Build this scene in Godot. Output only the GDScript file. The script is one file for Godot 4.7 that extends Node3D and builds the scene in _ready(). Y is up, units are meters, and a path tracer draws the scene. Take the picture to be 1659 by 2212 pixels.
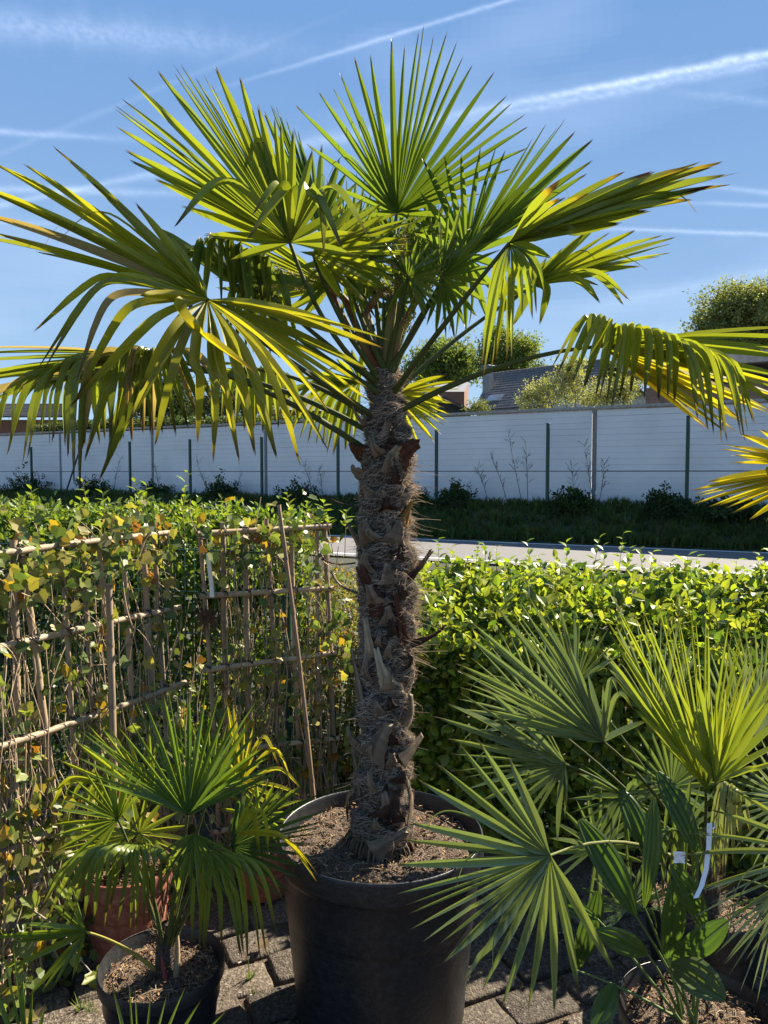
extends Node3D

# ------------------------------------------------------------------ helpers
const CAM_H := 1.65
const FOCAL := 1640.0          # focal length for a picture 1659 x 2212
const PITCH := 3.0             # degrees below the horizon
const MID := Vector2(829.5, 1106.0)

var rng := RandomNumberGenerator.new()
var taken := {}
var M := {}
var nz := FastNoiseLite.new()


class MB:
	var v := PackedVector3Array()
	var c := PackedColorArray()
	var uv := PackedVector2Array()
	var ix := PackedInt32Array()
	func p(at: Vector3, col := Color.WHITE, t := Vector2.ZERO) -> int:
		v.append(at); c.append(col); uv.append(t)
		return v.size() - 1
	func tri(a: int, b: int, d: int) -> void:
		ix.append(a); ix.append(b); ix.append(d)
	func quad(a: int, b: int, d: int, e: int) -> void:
		ix.append(a); ix.append(b); ix.append(d)
		ix.append(a); ix.append(d); ix.append(e)
	func face(a: Vector3, b: Vector3, d: Vector3, e: Vector3, col := Color.WHITE) -> void:
		quad(p(a, col), p(b, col, Vector2(1, 0)), p(d, col, Vector2(1, 1)), p(e, col, Vector2(0, 1)))
	func mesh(off := Vector3.ZERO) -> ArrayMesh:
		var n := PackedVector3Array()
		n.resize(v.size())
		for i in range(0, ix.size(), 3):
			var a := ix[i]
			var b := ix[i + 1]
			var d := ix[i + 2]
			var f := (v[d] - v[a]).cross(v[b] - v[a])
			n[a] += f
			n[b] += f
			n[d] += f
		var w := v
		if off != Vector3.ZERO:
			w = PackedVector3Array()
			w.resize(v.size())
			for i in v.size():
				w[i] = v[i] - off
		for i in n.size():
			n[i] = n[i].normalized() if n[i].length_squared() > 1e-20 else Vector3.UP
		var arr := []
		arr.resize(Mesh.ARRAY_MAX)
		arr[Mesh.ARRAY_VERTEX] = w
		arr[Mesh.ARRAY_NORMAL] = n
		arr[Mesh.ARRAY_COLOR] = c
		arr[Mesh.ARRAY_TEX_UV] = uv
		arr[Mesh.ARRAY_INDEX] = ix
		var m := ArrayMesh.new()
		m.add_surface_from_arrays(Mesh.PRIMITIVE_TRIANGLES, arr)
		return m


func P(px: float, py: float, d: float) -> Vector3:
	# the point at horizontal distance d in front of the camera that shows at that place of the picture
	var a := deg_to_rad(PITCH)
	var u := (px - MID.x) / FOCAL
	var w := (MID.y - py) / FOCAL
	var y := w * cos(a) - sin(a)
	var z := w * sin(a) + cos(a)
	return Vector3(u, y, -z) * (d / z) + Vector3(0, CAM_H, 0)


func R(a: float, b: float) -> float:
	return rng.randf_range(a, b)


func rdir() -> Vector3:
	var d := Vector3(rng.randfn(), rng.randfn(), rng.randfn())
	return d.normalized() if d.length() > 1e-4 else Vector3.UP


func uname(called: String) -> String:
	taken[called] = taken.get(called, 0) + 1
	return called if taken[called] == 1 else "%s_%03d" % [called, taken[called] - 1]


func tag(o: Node3D, label: String, category := "", group := "", kind := "") -> Node3D:
	if label: o.set_meta("label", label)
	if category: o.set_meta("category", category)
	if group: o.set_meta("group", group)
	if kind: o.set_meta("kind", kind)
	return o


func thing(called: String, at: Vector3, label: String, category: String, group := "") -> Node3D:
	var o := Node3D.new()
	o.name = uname(called)
	add_child(o)
	o.position = at
	return tag(o, label, category, group)


func part(called: String, parent: Node3D, at: Vector3) -> Node3D:
	var o := Node3D.new()
	o.name = called
	parent.add_child(o, true)
	o.position = at - wpos(parent)
	return o


func wpos(o: Node) -> Vector3:
	var t := Vector3.ZERO
	while o is Node3D and o != self:
		t += o.position
		o = o.get_parent()
	return t


func put(b: MB, called: String, m: Material, parent: Node3D = self, at := Vector3.INF) -> MeshInstance3D:
	# commits what b collected, given in world coordinates, as one mesh under parent
	var o := MeshInstance3D.new()
	o.name = uname(called) if parent == self else called
	parent.add_child(o, true)
	var org := wpos(parent)
	var local := at if at != Vector3.INF else org
	o.position = local - org
	o.mesh = b.mesh(local)
	o.material_override = m
	return o


func mesh_at(me: Mesh, called: String, m: Material, parent: Node3D, t: Transform3D) -> MeshInstance3D:
	var o := MeshInstance3D.new()
	o.name = uname(called) if parent == self else called
	parent.add_child(o, true)
	o.mesh = me
	o.material_override = m
	o.transform = Transform3D(t.basis, t.origin - wpos(parent))
	return o


func scatter(called: String, me: Mesh, m: Material, where: Array, cols: PackedColorArray, parent: Node3D) -> MultiMeshInstance3D:
	var mm := MultiMesh.new()
	mm.transform_format = MultiMesh.TRANSFORM_3D
	mm.use_colors = true
	mm.mesh = me
	mm.instance_count = where.size()
	var org := wpos(parent)
	var buf := PackedFloat32Array()
	buf.resize(where.size() * 16)
	var k := 0
	for i in where.size():
		var t: Transform3D = where[i]
		var b := t.basis
		var q := t.origin - org
		buf[k] = b.x.x; buf[k + 1] = b.y.x; buf[k + 2] = b.z.x; buf[k + 3] = q.x
		buf[k + 4] = b.x.y; buf[k + 5] = b.y.y; buf[k + 6] = b.z.y; buf[k + 7] = q.y
		buf[k + 8] = b.x.z; buf[k + 9] = b.y.z; buf[k + 10] = b.z.z; buf[k + 11] = q.z
		var c := cols[i]
		buf[k + 12] = c.r; buf[k + 13] = c.g; buf[k + 14] = c.b; buf[k + 15] = 1.0
		k += 16
	mm.buffer = buf
	var o := MultiMeshInstance3D.new()
	o.name = uname(called) if parent == self else called
	o.multimesh = mm
	o.material_override = m
	o.set_meta("kind", "stuff")
	parent.add_child(o, true)
	return o


func along(dir: Vector3, up: Vector3, s: Vector3) -> Basis:
	# a basis whose y runs along dir and whose z leans to up, scaled
	var y := dir.normalized()
	var x := y.cross(up)
	if x.length() < 1e-3:
		x = y.cross(Vector3(0.31, 0.2, 0.93))
	x = x.normalized()
	var z := x.cross(y)
	return Basis(x * s.x, y * s.y, z * s.z)


func tube(b: MB, pts: Array, rad: Array, sides: int, col = Color.WHITE, capped := true, squash := 1.0) -> void:
	var ref := Vector3(0.3, 0.1, 0.95)
	var first := b.v.size()
	var n := pts.size()
	for i in n:
		var t: Vector3 = (pts[mini(i + 1, n - 1)] - pts[maxi(i - 1, 0)])
		t = t.normalized()
		var x := t.cross(ref)
		if x.length() < 0.05: x = t.cross(Vector3(0.9, 0.4, 0.1))
		x = x.normalized()
		var y := x.cross(t)
		var cc: Color = col[i] if col is Array else col
		for s in sides:
			var a := TAU * s / sides
			b.p(pts[i] + (x * cos(a) + y * sin(a) * squash) * float(rad[i]), cc, Vector2(float(s) / sides, float(i)))
	for i in n - 1:
		for s in sides:
			var s2 := (s + 1) % sides
			b.quad(first + i * sides + s, first + i * sides + s2, first + (i + 1) * sides + s2, first + (i + 1) * sides + s)
	if capped:
		for e in [0, n - 1]:
			var cc2: Color = col[e] if col is Array else col
			var m := b.p(pts[e], cc2)
			var ring := []
			for s in sides:
				ring.append(b.p(b.v[first + e * sides + s], cc2))
			for s in sides:
				var s3 := (s + 1) % sides
				if e == 0:
					b.tri(m, ring[s3], ring[s])
				else:
					b.tri(m, ring[s], ring[s3])


func bez(a: Vector3, k: Vector3, z: Vector3, n: int, w := 1.0) -> Array:
	var out := []
	for i in n + 1:
		var t := float(i) / n
		var p := (1 - t) * (1 - t)
		var q := 2 * w * t * (1 - t)
		var r := t * t
		out.append((a * p + k * q + z * r) / (p + q + r))
	return out


func box(b: MB, t: Transform3D, size: Vector3, col := Color.WHITE, bev := 0.0) -> void:
	# a box centred on t, its edges cut by bev
	var h := size * 0.5
	if bev <= 0.0:
		for ax in 3:
			for sg in [-1.0, 1.0]:
				var nn := Vector3.ZERO; nn[ax] = sg * h[ax]
				var uu := Vector3.ZERO; uu[(ax + 1) % 3] = h[(ax + 1) % 3]
				var ww := Vector3.ZERO; ww[(ax + 2) % 3] = h[(ax + 2) % 3] * sg
				b.face(t * (nn - uu - ww), t * (nn - uu + ww), t * (nn + uu + ww), t * (nn + uu - ww), col)
		return
	for ax in 3:
		var i := (ax + 1) % 3
		var j := (ax + 2) % 3
		for sg in [-1.0, 1.0]:
			var q := []
			for e in [[-1, -1], [-1, 1], [1, 1], [1, -1]]:
				var pt := Vector3.ZERO
				pt[ax] = sg * h[ax]
				pt[i] = e[0] * (h[i] - bev)
				pt[j] = e[1] * sg * (h[j] - bev)
				q.append(t * pt)
			b.face(q[0], q[1], q[2], q[3], col)
			# two of the edges round this face
			for sj in [-1.0, 1.0]:
				var e2 := []
				for e in [[0, -1], [0, 1], [1, 1], [1, -1]]:
					var pt2 := Vector3.ZERO
					pt2[i] = e[1] * (h[i] - bev)
					pt2[ax] = sg * (h[ax] - (bev if e[0] else 0.0))
					pt2[j] = sj * (h[j] - (0.0 if e[0] else bev))
					e2.append(t * pt2)
				b.face(e2[0], e2[1], e2[2], e2[3], col)


func lathe(b: MB, at: Vector3, prof: Array, seg: int, col := Color.WHITE) -> void:
	var first := b.v.size()
	for i in prof.size():
		for s in seg + 1:
			var a := TAU * s / seg
			b.p(at + Vector3(cos(a) * prof[i][0], prof[i][1], sin(a) * prof[i][0]), col, Vector2(float(s) / seg, float(i) / prof.size()))
	for i in prof.size() - 1:
		for s in seg:
			var q := first + i * (seg + 1) + s
			b.quad(q, q + 1, q + seg + 2, q + seg + 1)


func lin(r: float, g: float, bl: float) -> Color:
	return Color(r, g, bl).linear_to_srgb()


func noise_tex(c0: Color, c1: Color, c2: Color, freq: float, size := 512, oct := 5, sd := 1) -> NoiseTexture2D:
	var f := FastNoiseLite.new()
	f.seed = sd
	f.noise_type = FastNoiseLite.TYPE_SIMPLEX_SMOOTH
	f.frequency = freq
	f.fractal_octaves = oct
	var t := NoiseTexture2D.new()
	t.width = size
	t.height = size
	t.seamless = true
	t.noise = f
	var g := Gradient.new()
	g.offsets = PackedFloat32Array([0.15, 0.5, 0.85])
	g.colors = PackedColorArray([c0.linear_to_srgb(), c1.linear_to_srgb(), c2.linear_to_srgb()])
	t.color_ramp = g
	return t


func bump_tex(freq: float, size := 512, oct := 5, sd := 3) -> NoiseTexture2D:
	var f := FastNoiseLite.new()
	f.seed = sd
	f.frequency = freq
	f.fractal_octaves = oct
	var t := NoiseTexture2D.new()
	t.width = size
	t.height = size
	t.seamless = true
	t.noise = f
	return t


func surf(c: Array, rough: float, scale := 1.0, freq := 0.02, bump := 0.0, sd := 1, oct := 5) -> StandardMaterial3D:
	# a material whose base colour wanders between three tones, laid by world position
	var m := StandardMaterial3D.new()
	m.roughness = rough
	m.uv1_triplanar = true
	m.uv1_world_triplanar = true
	m.uv1_scale = Vector3.ONE * scale
	m.albedo_texture = noise_tex(c[0], c[1], c[2], freq, 512, oct, sd)
	if bump > 0.0:
		m.heightmap_enabled = true
		m.heightmap_texture = bump_tex(freq * 2.0, 512, oct, sd + 7)
		m.heightmap_scale = bump
	return m


func plain(c: Color, rough := 0.6) -> StandardMaterial3D:
	var m := StandardMaterial3D.new()
	m.albedo_color = c.linear_to_srgb()
	m.roughness = rough
	return m


func tinted(rough: float, back := Color(0, 0, 0), spec := 0.5) -> StandardMaterial3D:
	# takes its colour from the vertices
	var m := StandardMaterial3D.new()
	m.vertex_color_use_as_albedo = true
	m.roughness = rough
	m.metallic_specular = spec
	if back.r + back.g + back.b > 0.0:
		m.backlight_enabled = true
		m.backlight = back.linear_to_srgb()
	return m


func vary(c: Color, k: float) -> Color:
	var f := 1.0 + R(-k, k)
	return Color(c.r * f * (1.0 + R(-k, k) * 0.35), c.g * f, c.b * f * (1.0 + R(-k, k) * 0.35))


# ------------------------------------------------------------------ light
const SUN_AZ := 50.0
const SUN_EL := 41.0

func setup_light() -> void:
	var cam := Camera3D.new()
	cam.name = "camera"
	add_child(cam)
	cam.position = Vector3(0, CAM_H, 0)
	cam.rotation_degrees = Vector3(-PITCH, 0, 0)
	cam.fov = rad_to_deg(2.0 * atan(MID.y / FOCAL))
	cam.near = 0.05
	cam.far = 2000.0
	cam.current = true
	var sky := ProceduralSkyMaterial.new()
	sky.sky_top_color = lin(0.05, 0.104, 0.213)
	sky.sky_horizon_color = lin(0.16, 0.232, 0.298)
	sky.sky_curve = 0.17
	sky.ground_horizon_color = lin(0.16, 0.2, 0.22)
	sky.ground_bottom_color = lin(0.05, 0.05, 0.04)
	sky.ground_curve = 0.05
	sky.sun_angle_max = 1.0
	sky.sky_cover = contrails()
	sky.sky_cover_modulate = Color(1, 1, 1, 0.17)
	var e := Environment.new()
	e.background_mode = Environment.BG_SKY
	e.sky = Sky.new()
	e.sky.sky_material = sky
	e.tonemap_mode = Environment.TONE_MAPPER_LINEAR
	e.tonemap_exposure = 3.4
	e.sdfgi_enabled = true
	e.ssao_enabled = true
	e.ssil_enabled = true
	var we := WorldEnvironment.new()
	we.name = "world_environment"
	we.environment = e
	add_child(we)
	var sun := DirectionalLight3D.new()
	sun.name = "sun"
	add_child(sun)
	var az := deg_to_rad(SUN_AZ)
	var el := deg_to_rad(SUN_EL)
	var to := Vector3(sin(az) * cos(el), sin(el), -cos(az) * cos(el))
	sun.look_at_from_position(to * 50.0, Vector3.ZERO, Vector3.UP)
	sun.light_energy = 1.6
	sun.light_color = Color(1.0, 0.955, 0.87)
	sun.light_angular_distance = 0.55
	sun.shadow_enabled = true


func contrails() -> ImageTexture:
	# vapour trails and thin cirrus round the whole sky; each trail follows a great circle
	var w := 2048
	var h := 2048
	var a := PackedFloat32Array()
	a.resize(w * h)
	var f := FastNoiseLite.new()
	f.seed = 5
	f.frequency = 1.0
	f.fractal_octaves = 3
	# through two places of the picture, half width, strength, where it starts and ends (degrees from the middle), puffiness
	var trails := [
		[[1005, 245], [1659, 116], 9.0, 1.0, 3.0, 75.0, 0.75],
		[[700, 305], [1010, 244], 15.0, 0.26, -22.0, 14.0, 0.6],
		[[1005, 262], [1659, 136], 10.0, 0.38, 0.0, 75.0, 0.8],
		[[560, 165], [1100, 0], 5.0, 0.48, -16.0, 60.0, 0.5],
		[[0, 52], [700, 112], 34.0, 0.3, -80.0, -1.0, 0.7],
		[[0, 285], [310, 303], 8.0, 0.42, -80.0, -12.0, 0.6],
		[[58, 431], [402, 360], 8.0, 0.34, -70.0, -9.0, 0.5],
		[[0, 408], [420, 419], 9.0, 0.34, -70.0, -7.0, 0.6],
		[[0, 333], [492, 130], 7.0, 0.10, -50.0, 0.0, 0.4],
		[[1469, 200], [1659, 220], 11.0, 0.17, 16.0, 60.0, 0.8],
		[[1559, 405], [1659, 416], 7.0, 0.32, 17.0, 60.0, 0.5],
		[[1522, 439], [1659, 444], 5.0, 0.34, 17.0, 60.0, 0.4],
		[[1289, 493], [1659, 506], 4.5, 0.42, 9.0, 60.0, 0.4],
		[[1363, 647], [1659, 584], 14.0, 0.15, 12.0, 60.0, 0.6],
		[[0, 480], [300, 486], 5.0, 0.16, -60.0, -15.0, 0.5],
		[[1400, 720], [1659, 690], 20.0, 0.12, 8.0, 60.0, 0.6],
	]
	for t in trails:
		var d0 := (P(t[0][0], t[0][1], 10) - Vector3(0, CAM_H, 0)).normalized()
		var d1 := (P(t[1][0], t[1][1], 10) - Vector3(0, CAM_H, 0)).normalized()
		var n := d0.cross(d1).normalized()
		var half: float = t[2] / FOCAL * 0.85
		var c0 := int((t[4] / 360.0 + 0.5) * w)
		var c1 := int((t[5] / 360.0 + 0.5) * w)
		for c in range(c0, c1 + 1):
			var phi := ((c + 0.5) / w - 0.5) * TAU
			var mid := atan(-(n.x * sin(phi) - n.z * cos(phi)) / n.y)
			if mid < 0.02: continue
			var ends := smoothstep(c0, c0 + (c1 - c0) * 0.22, c) * (1.0 - smoothstep(c1 - (c1 - c0) * 0.25, c1, c))
			var px := phi * 60.0
			var hw := half * (1.0 + 0.35 * f.get_noise_2d(px * 0.35, t[1][1]))
			mid += half * 0.25 * f.get_noise_2d(px * 0.5, 40.0 + t[0][1])
			var r0 := int((0.5 - (mid + hw * 2.2) / PI) * h)
			var r1 := int((0.5 - (mid - hw * 2.2) / PI) * h)
			for r in range(maxi(r0, 0), mini(r1, h - 1) + 1):
				var th := (0.5 - (r + 0.5) / h) * PI
				var q := (th - mid) / hw
				var puff: float = f.get_noise_2d(px * 1.6 + q * 0.8, th * 160.0 + t[1][1])
				var k: float = exp(-q * q * (1.6 + puff)) * (1.0 - t[6] + t[6] * (0.75 + 0.9 * puff))
				a[r * w + (c + w / 2) % w] += maxf(k, 0.0) * t[3] * ends
	# a veil of thin cirrus
	for r in range(0, h / 2, 1):
		var th2 := (0.5 - (r + 0.5) / h) * PI
		for c in range(0, w, 1):
			if r % 4 != 0 or c % 4 != 0: continue
			var phi2 := ((c + 0.5) / w - 0.5) * TAU
			var x := Vector3(sin(phi2), th2 * 3.2, -cos(phi2))
			var k2 := f.get_noise_3d(x.x * 1.7, x.y * 2.3 + x.x, x.z * 1.7) + 0.35 * f.get_noise_3d(x.x * 6.0, x.y * 6.0, x.z * 6.0)
			var g := maxf(0.0, k2 + 0.12) * 0.2
			if g <= 0.0: continue
			for rr in 4:
				for cc in 4:
					a[(r + rr) * w + c + cc] += g
	var by := PackedByteArray()
	by.resize(w * h * 4)
	by.fill(255)
	for i in w * h:
		by[i * 4 + 3] = int(clampf(a[i], 0.0, 1.0) * 255.0)
	return ImageTexture.create_from_image(Image.create_from_data(w, h, false, Image.FORMAT_RGBA8, by))


# ------------------------------------------------------------------ materials
func setup_materials() -> void:
	M.leaf = tinted(0.32, Color(1.0, 1.0, 0.45))
	M.leaf_grey = tinted(0.24, Color(0.55, 0.6, 0.33), 0.65)
	M.hedge_leaf = tinted(0.42, Color(1.0, 1.0, 0.45))
	M.far_leaf = tinted(0.6, Color(0.9, 0.9, 0.45), 0.35)
	M.grass = tinted(0.7, Color(0.6, 0.7, 0.3), 0.3)
	M.stem = tinted(0.66, Color(0, 0, 0), 0.35)
	M.fibre = tinted(0.8, Color(0.45, 0.4, 0.33), 0.3)
	M.dull = tinted(0.9, Color(0, 0, 0), 0.2)
	M.soil = surf([Color(0.04, 0.027, 0.018), Color(0.11, 0.075, 0.05), Color(0.22, 0.15, 0.09)], 0.95, 6.0, 0.03, 1.2, 11)
	M.ground = surf([Color(0.015, 0.02, 0.008), Color(0.03, 0.034, 0.014), Color(0.05, 0.045, 0.025)], 0.95, 1.5, 0.02, 1.0, 12)
	M.road = surf([Color(0.085, 0.08, 0.08), Color(0.115, 0.11, 0.108), Color(0.15, 0.143, 0.14)], 0.85, 0.9, 0.09, 0.3, 13)
	M.bank = surf([Color(0.02, 0.03, 0.01), Color(0.035, 0.05, 0.016), Color(0.06, 0.06, 0.03)], 0.95, 0.5, 0.03, 1.0, 14)
	M.paint = surf([Color(0.45, 0.45, 0.43), Color(0.62, 0.62, 0.6), Color(0.72, 0.72, 0.7)], 0.7, 1.4, 0.03, 0.0, 15)
	M.board = surf([Color(0.64, 0.63, 0.61), Color(0.7, 0.69, 0.67), Color(0.74, 0.73, 0.71)], 0.6, 0.12, 0.012, 0.0, 16, 3)
	M.coping = surf([Color(0.2, 0.17, 0.14), Color(0.33, 0.3, 0.26), Color(0.45, 0.42, 0.38)], 0.85, 0.8, 0.04, 0.4, 17)
	M.zinc = surf([Color(0.13, 0.135, 0.14), Color(0.18, 0.185, 0.19), Color(0.23, 0.235, 0.24)], 0.65, 1.0, 0.02, 0.0, 18)
	M.green_metal = plain(Color(0.012, 0.045, 0.034), 0.45)
	M.fence_wire = plain(Color(0.012, 0.05, 0.03), 0.45)
	M.pavers = []
	for k in 4:
		var d := 0.4 + 0.1 * k
		M.pavers.append(surf([Color(0.05, 0.036, 0.024) * d, Color(0.115, 0.086, 0.06) * d, Color(0.3, 0.25, 0.19) * d], 0.9, 3.0, 0.035, 0.5, 20 + k))
	M.pot = surf([Color(0.008, 0.009, 0.011), Color(0.012, 0.013, 0.0155), Color(0.026, 0.025, 0.025)], 0.42, 3.2, 0.02, 0.1, 31, 6)
	M.terracotta = surf([Color(0.19, 0.06, 0.035), Color(0.27, 0.085, 0.05), Color(0.34, 0.13, 0.085)], 0.85, 3.0, 0.02, 0.2, 32)
	M.bamboo = tinted(0.6, Color(0, 0, 0), 0.4)
	M.tie = plain(Color(0.012, 0.012, 0.014), 0.6)
	M.white_plastic = plain(Color(0.72, 0.74, 0.76), 0.45)
	M.trunk = surf([Color(0.032, 0.025, 0.02), Color(0.1, 0.08, 0.063), Color(0.18, 0.15, 0.125)], 0.95, 9.0, 0.03, 2.0, 33)
	M.bark = surf([Color(0.05, 0.04, 0.03), Color(0.09, 0.075, 0.06), Color(0.14, 0.12, 0.1)], 0.95, 2.0, 0.03, 1.0, 34)
	M.tile = surf([Color(0.1, 0.09, 0.085), Color(0.16, 0.145, 0.135), Color(0.23, 0.205, 0.19)], 0.92, 0.35, 0.06, 0.0, 35)
	M.render_wall = surf([Color(0.4, 0.37, 0.33), Color(0.5, 0.47, 0.42), Color(0.56, 0.53, 0.48)], 0.9, 0.3, 0.02, 0.0, 36)
	M.dark_clad = surf([Color(0.012, 0.013, 0.016), Color(0.02, 0.021, 0.025), Color(0.032, 0.032, 0.036)], 0.7, 0.5, 0.02, 0.0, 37)
	M.brown_clad = surf([Color(0.04, 0.027, 0.024), Color(0.055, 0.038, 0.033), Color(0.075, 0.052, 0.046)], 0.7, 0.5, 0.02, 0.0, 38)
	M.grey_clad = surf([Color(0.17, 0.17, 0.17), Color(0.22, 0.22, 0.215), Color(0.27, 0.27, 0.26)], 0.6, 0.5, 0.02, 0.0, 39)
	M.brick = surf([Color(0.15, 0.07, 0.045), Color(0.2, 0.1, 0.065), Color(0.26, 0.14, 0.1)], 0.9, 0.6, 0.05, 0.0, 40)
	var g := StandardMaterial3D.new()
	g.albedo_color = Color(0.75, 0.8, 0.85, 0.25)
	g.transparency = BaseMaterial3D.TRANSPARENCY_ALPHA
	g.roughness = 0.05
	M.glass = g


# ------------------------------------------------------------------ the setting
const WALL_A := Vector3(9.6, 0, -19.0)
const WALL_D := Vector3(-0.8475, 0, -0.5308)
const WALL_N := Vector3(-0.5308, 0, 0.8475)
const ROAD_A := Vector3(0.887, 0, -20.64)
const ROAD_Y := -0.15
const ROAD_D := Vector3(0.907, 0, 0.4218)
const ROAD_N := Vector3(-0.4218, 0, 0.907)
const WALL_Y := 0.66

func on_wall(s: float, off: float, y: float) -> Vector3:
	return WALL_A + WALL_D * s + WALL_N * off + Vector3(0, y, 0)


func on_road(s: float, off: float, y: float) -> Vector3:
	return ROAD_A + ROAD_D * s + ROAD_N * off + Vector3(0, ROAD_Y + y, 0)


func bank_at(s: float, t: float) -> Vector3:
	# t = 0 at the road's far edge, 1 at the wall
	var w := on_wall(s, 0.0, 0.0)
	var k := (ROAD_A - w).dot(ROAD_N) / WALL_N.dot(ROAD_N)
	var r := w + WALL_N * maxf(k, 0.5)
	var q := r.lerp(w, t)
	q.y = ROAD_Y + 0.012 + (WALL_Y - ROAD_Y) * smoothstep(0.0, 0.75, t) + 0.05 * sin(PI * clampf(t, 0, 1)) * nz.get_noise_2d(q.x * 20.0, q.z * 20.0)
	return q


func build_setting() -> void:
	var b := MB.new()
	var far := 700.0
	b.face(Vector3(-far, -0.035, 60), Vector3(far, -0.035, 60), Vector3(far, -0.035, -6.5), Vector3(-far, -0.035, -6.5))
	b.face(Vector3(-far, -0.035, -6.5), Vector3(far, -0.035, -6.5), Vector3(far, -0.19, -7.5), Vector3(-far, -0.19, -7.5))
	b.face(Vector3(-far, -0.19, -7.5), Vector3(far, -0.19, -7.5), Vector3(far, -0.19, -far), Vector3(-far, -0.19, -far))
	tag(put(b, "ground", M.ground), "", "", "", "structure")
	# the road
	b = MB.new()
	for i in 40:
		var s0 := -60.0 + i * 3.0
		b.face(on_road(s0, 4.7, 0.0), on_road(s0 + 3.0, 4.7, 0.0), on_road(s0 + 3.0, -0.3, 0.0), on_road(s0, -0.3, 0.0))
	var road := tag(put(b, "road", M.road), "", "", "", "structure") as Node3D
	for e in [[0.12, 0.16], [4.2, 0.12]]:
		b = MB.new()
		for i in 40:
			var s1 := -60.0 + i * 3.0
			b.face(on_road(s1, e[0] + e[1], 0.004), on_road(s1 + 3.0, e[0] + e[1], 0.004), on_road(s1 + 3.0, e[0], 0.004), on_road(s1, e[0], 0.004))
		put(b, "painted_line", M.paint, road)
	# the grassy bank between the road and the wall
	b = MB.new()
	var nt := 10
	for i in 61:
		for j in nt + 1:
			b.p(bank_at(-22.0 + i * 1.25, float(j) / nt * 1.04))
	for i in 60:
		for j in nt:
			var q := i * (nt + 1) + j
			b.quad(q, q + 1, q + nt + 2, q + nt + 1)
	tag(put(b, "bank", M.bank), "", "", "", "structure")
	b = MB.new()
	b.face(on_wall(-40, -0.05, WALL_Y - 0.02), on_wall(90, -0.05, WALL_Y - 0.02), on_wall(90, -120, WALL_Y - 0.02), on_wall(-40, -120, WALL_Y - 0.02))
	tag(put(b, "garden_ground", M.bank), "", "", "", "structure")
	build_patio()
	build_wall()
	build_bank_plants()


func paver_mesh(sx: float, sz: float) -> ArrayMesh:
	# a worn stone: uneven outline, rounded shoulder, slightly domed top
	var b := MB.new()
	var ring := []
	for k in 16:
		var a := TAU * k / 16.0
		var q := Vector2(cos(a), sin(a))
		var m := maxf(absf(q.x), absf(q.y))
		q = q / lerpf(m, 1.0, 0.1) * (1.0 + R(-0.035, 0.035))
		ring.append(Vector2(q.x * sx * 0.5, q.y * sz * 0.5))
	var lv := [[1.0, -0.045], [1.0, -0.012], [0.92, 0.0]]
	for l in lv:
		for k in 16:
			b.p(Vector3(ring[k].x * l[0], l[1] + (R(-0.002, 0.002) if l[1] == 0.0 else 0.0), ring[k].y * l[0]))
	for l in 2:
		for k in 16:
			var k2 := (k + 1) % 16
			b.quad(l * 16 + k, l * 16 + k2, l * 16 + 16 + k2, l * 16 + 16 + k)
	var c := b.p(Vector3(0, 0.003, 0))
	for k in 16:
		b.tri(c, 32 + k, 32 + (k + 1) % 16)
	return b.mesh()


func build_patio() -> void:
	rng.seed = 77
	var patio := tag(thing("patio", Vector3(0, 0, -2.0), "", ""), "", "", "", "structure") as Node3D
	var b := MB.new()
	b.face(Vector3(-4, -0.02, 1.5), Vector3(4, -0.02, 1.5), Vector3(4, -0.02, -3.3), Vector3(-4, -0.02, -3.3))
	put(b, "joint_sand", M.soil, patio)
	var kinds := []
	for k in 6:
		kinds.append(paver_mesh(0.232 + R(-0.01, 0.01), 0.152 + R(-0.008, 0.008)))
	var turn := Basis(Vector3.UP, deg_to_rad(24.0))
	for i in range(-12, 13):
		for j in range(-14, 15):
			var q := Vector3(i * 0.245 + (0.12 if posmod(j, 2) else 0.0), 0, j * 0.163)
			q = turn * q + Vector3(0, 0, -1.9)
			if q.z > -1.15 or q.z < -3.05 or absf(q.x) > 1.55 - 0.2: continue
			q += Vector3(R(-0.006, 0.006), R(-0.006, 0.006), R(-0.006, 0.006))
			var bs := turn * Basis(Vector3.UP, R(-0.04, 0.04)) * Basis(Vector3.RIGHT, R(-0.02, 0.02)) * Basis(Vector3.BACK, R(-0.02, 0.02) + (PI if false else 0.0))
			mesh_at(kinds[rng.randi() % 6], "paver", M.pavers[rng.randi() % 4], patio, Transform3D(bs, q))


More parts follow.
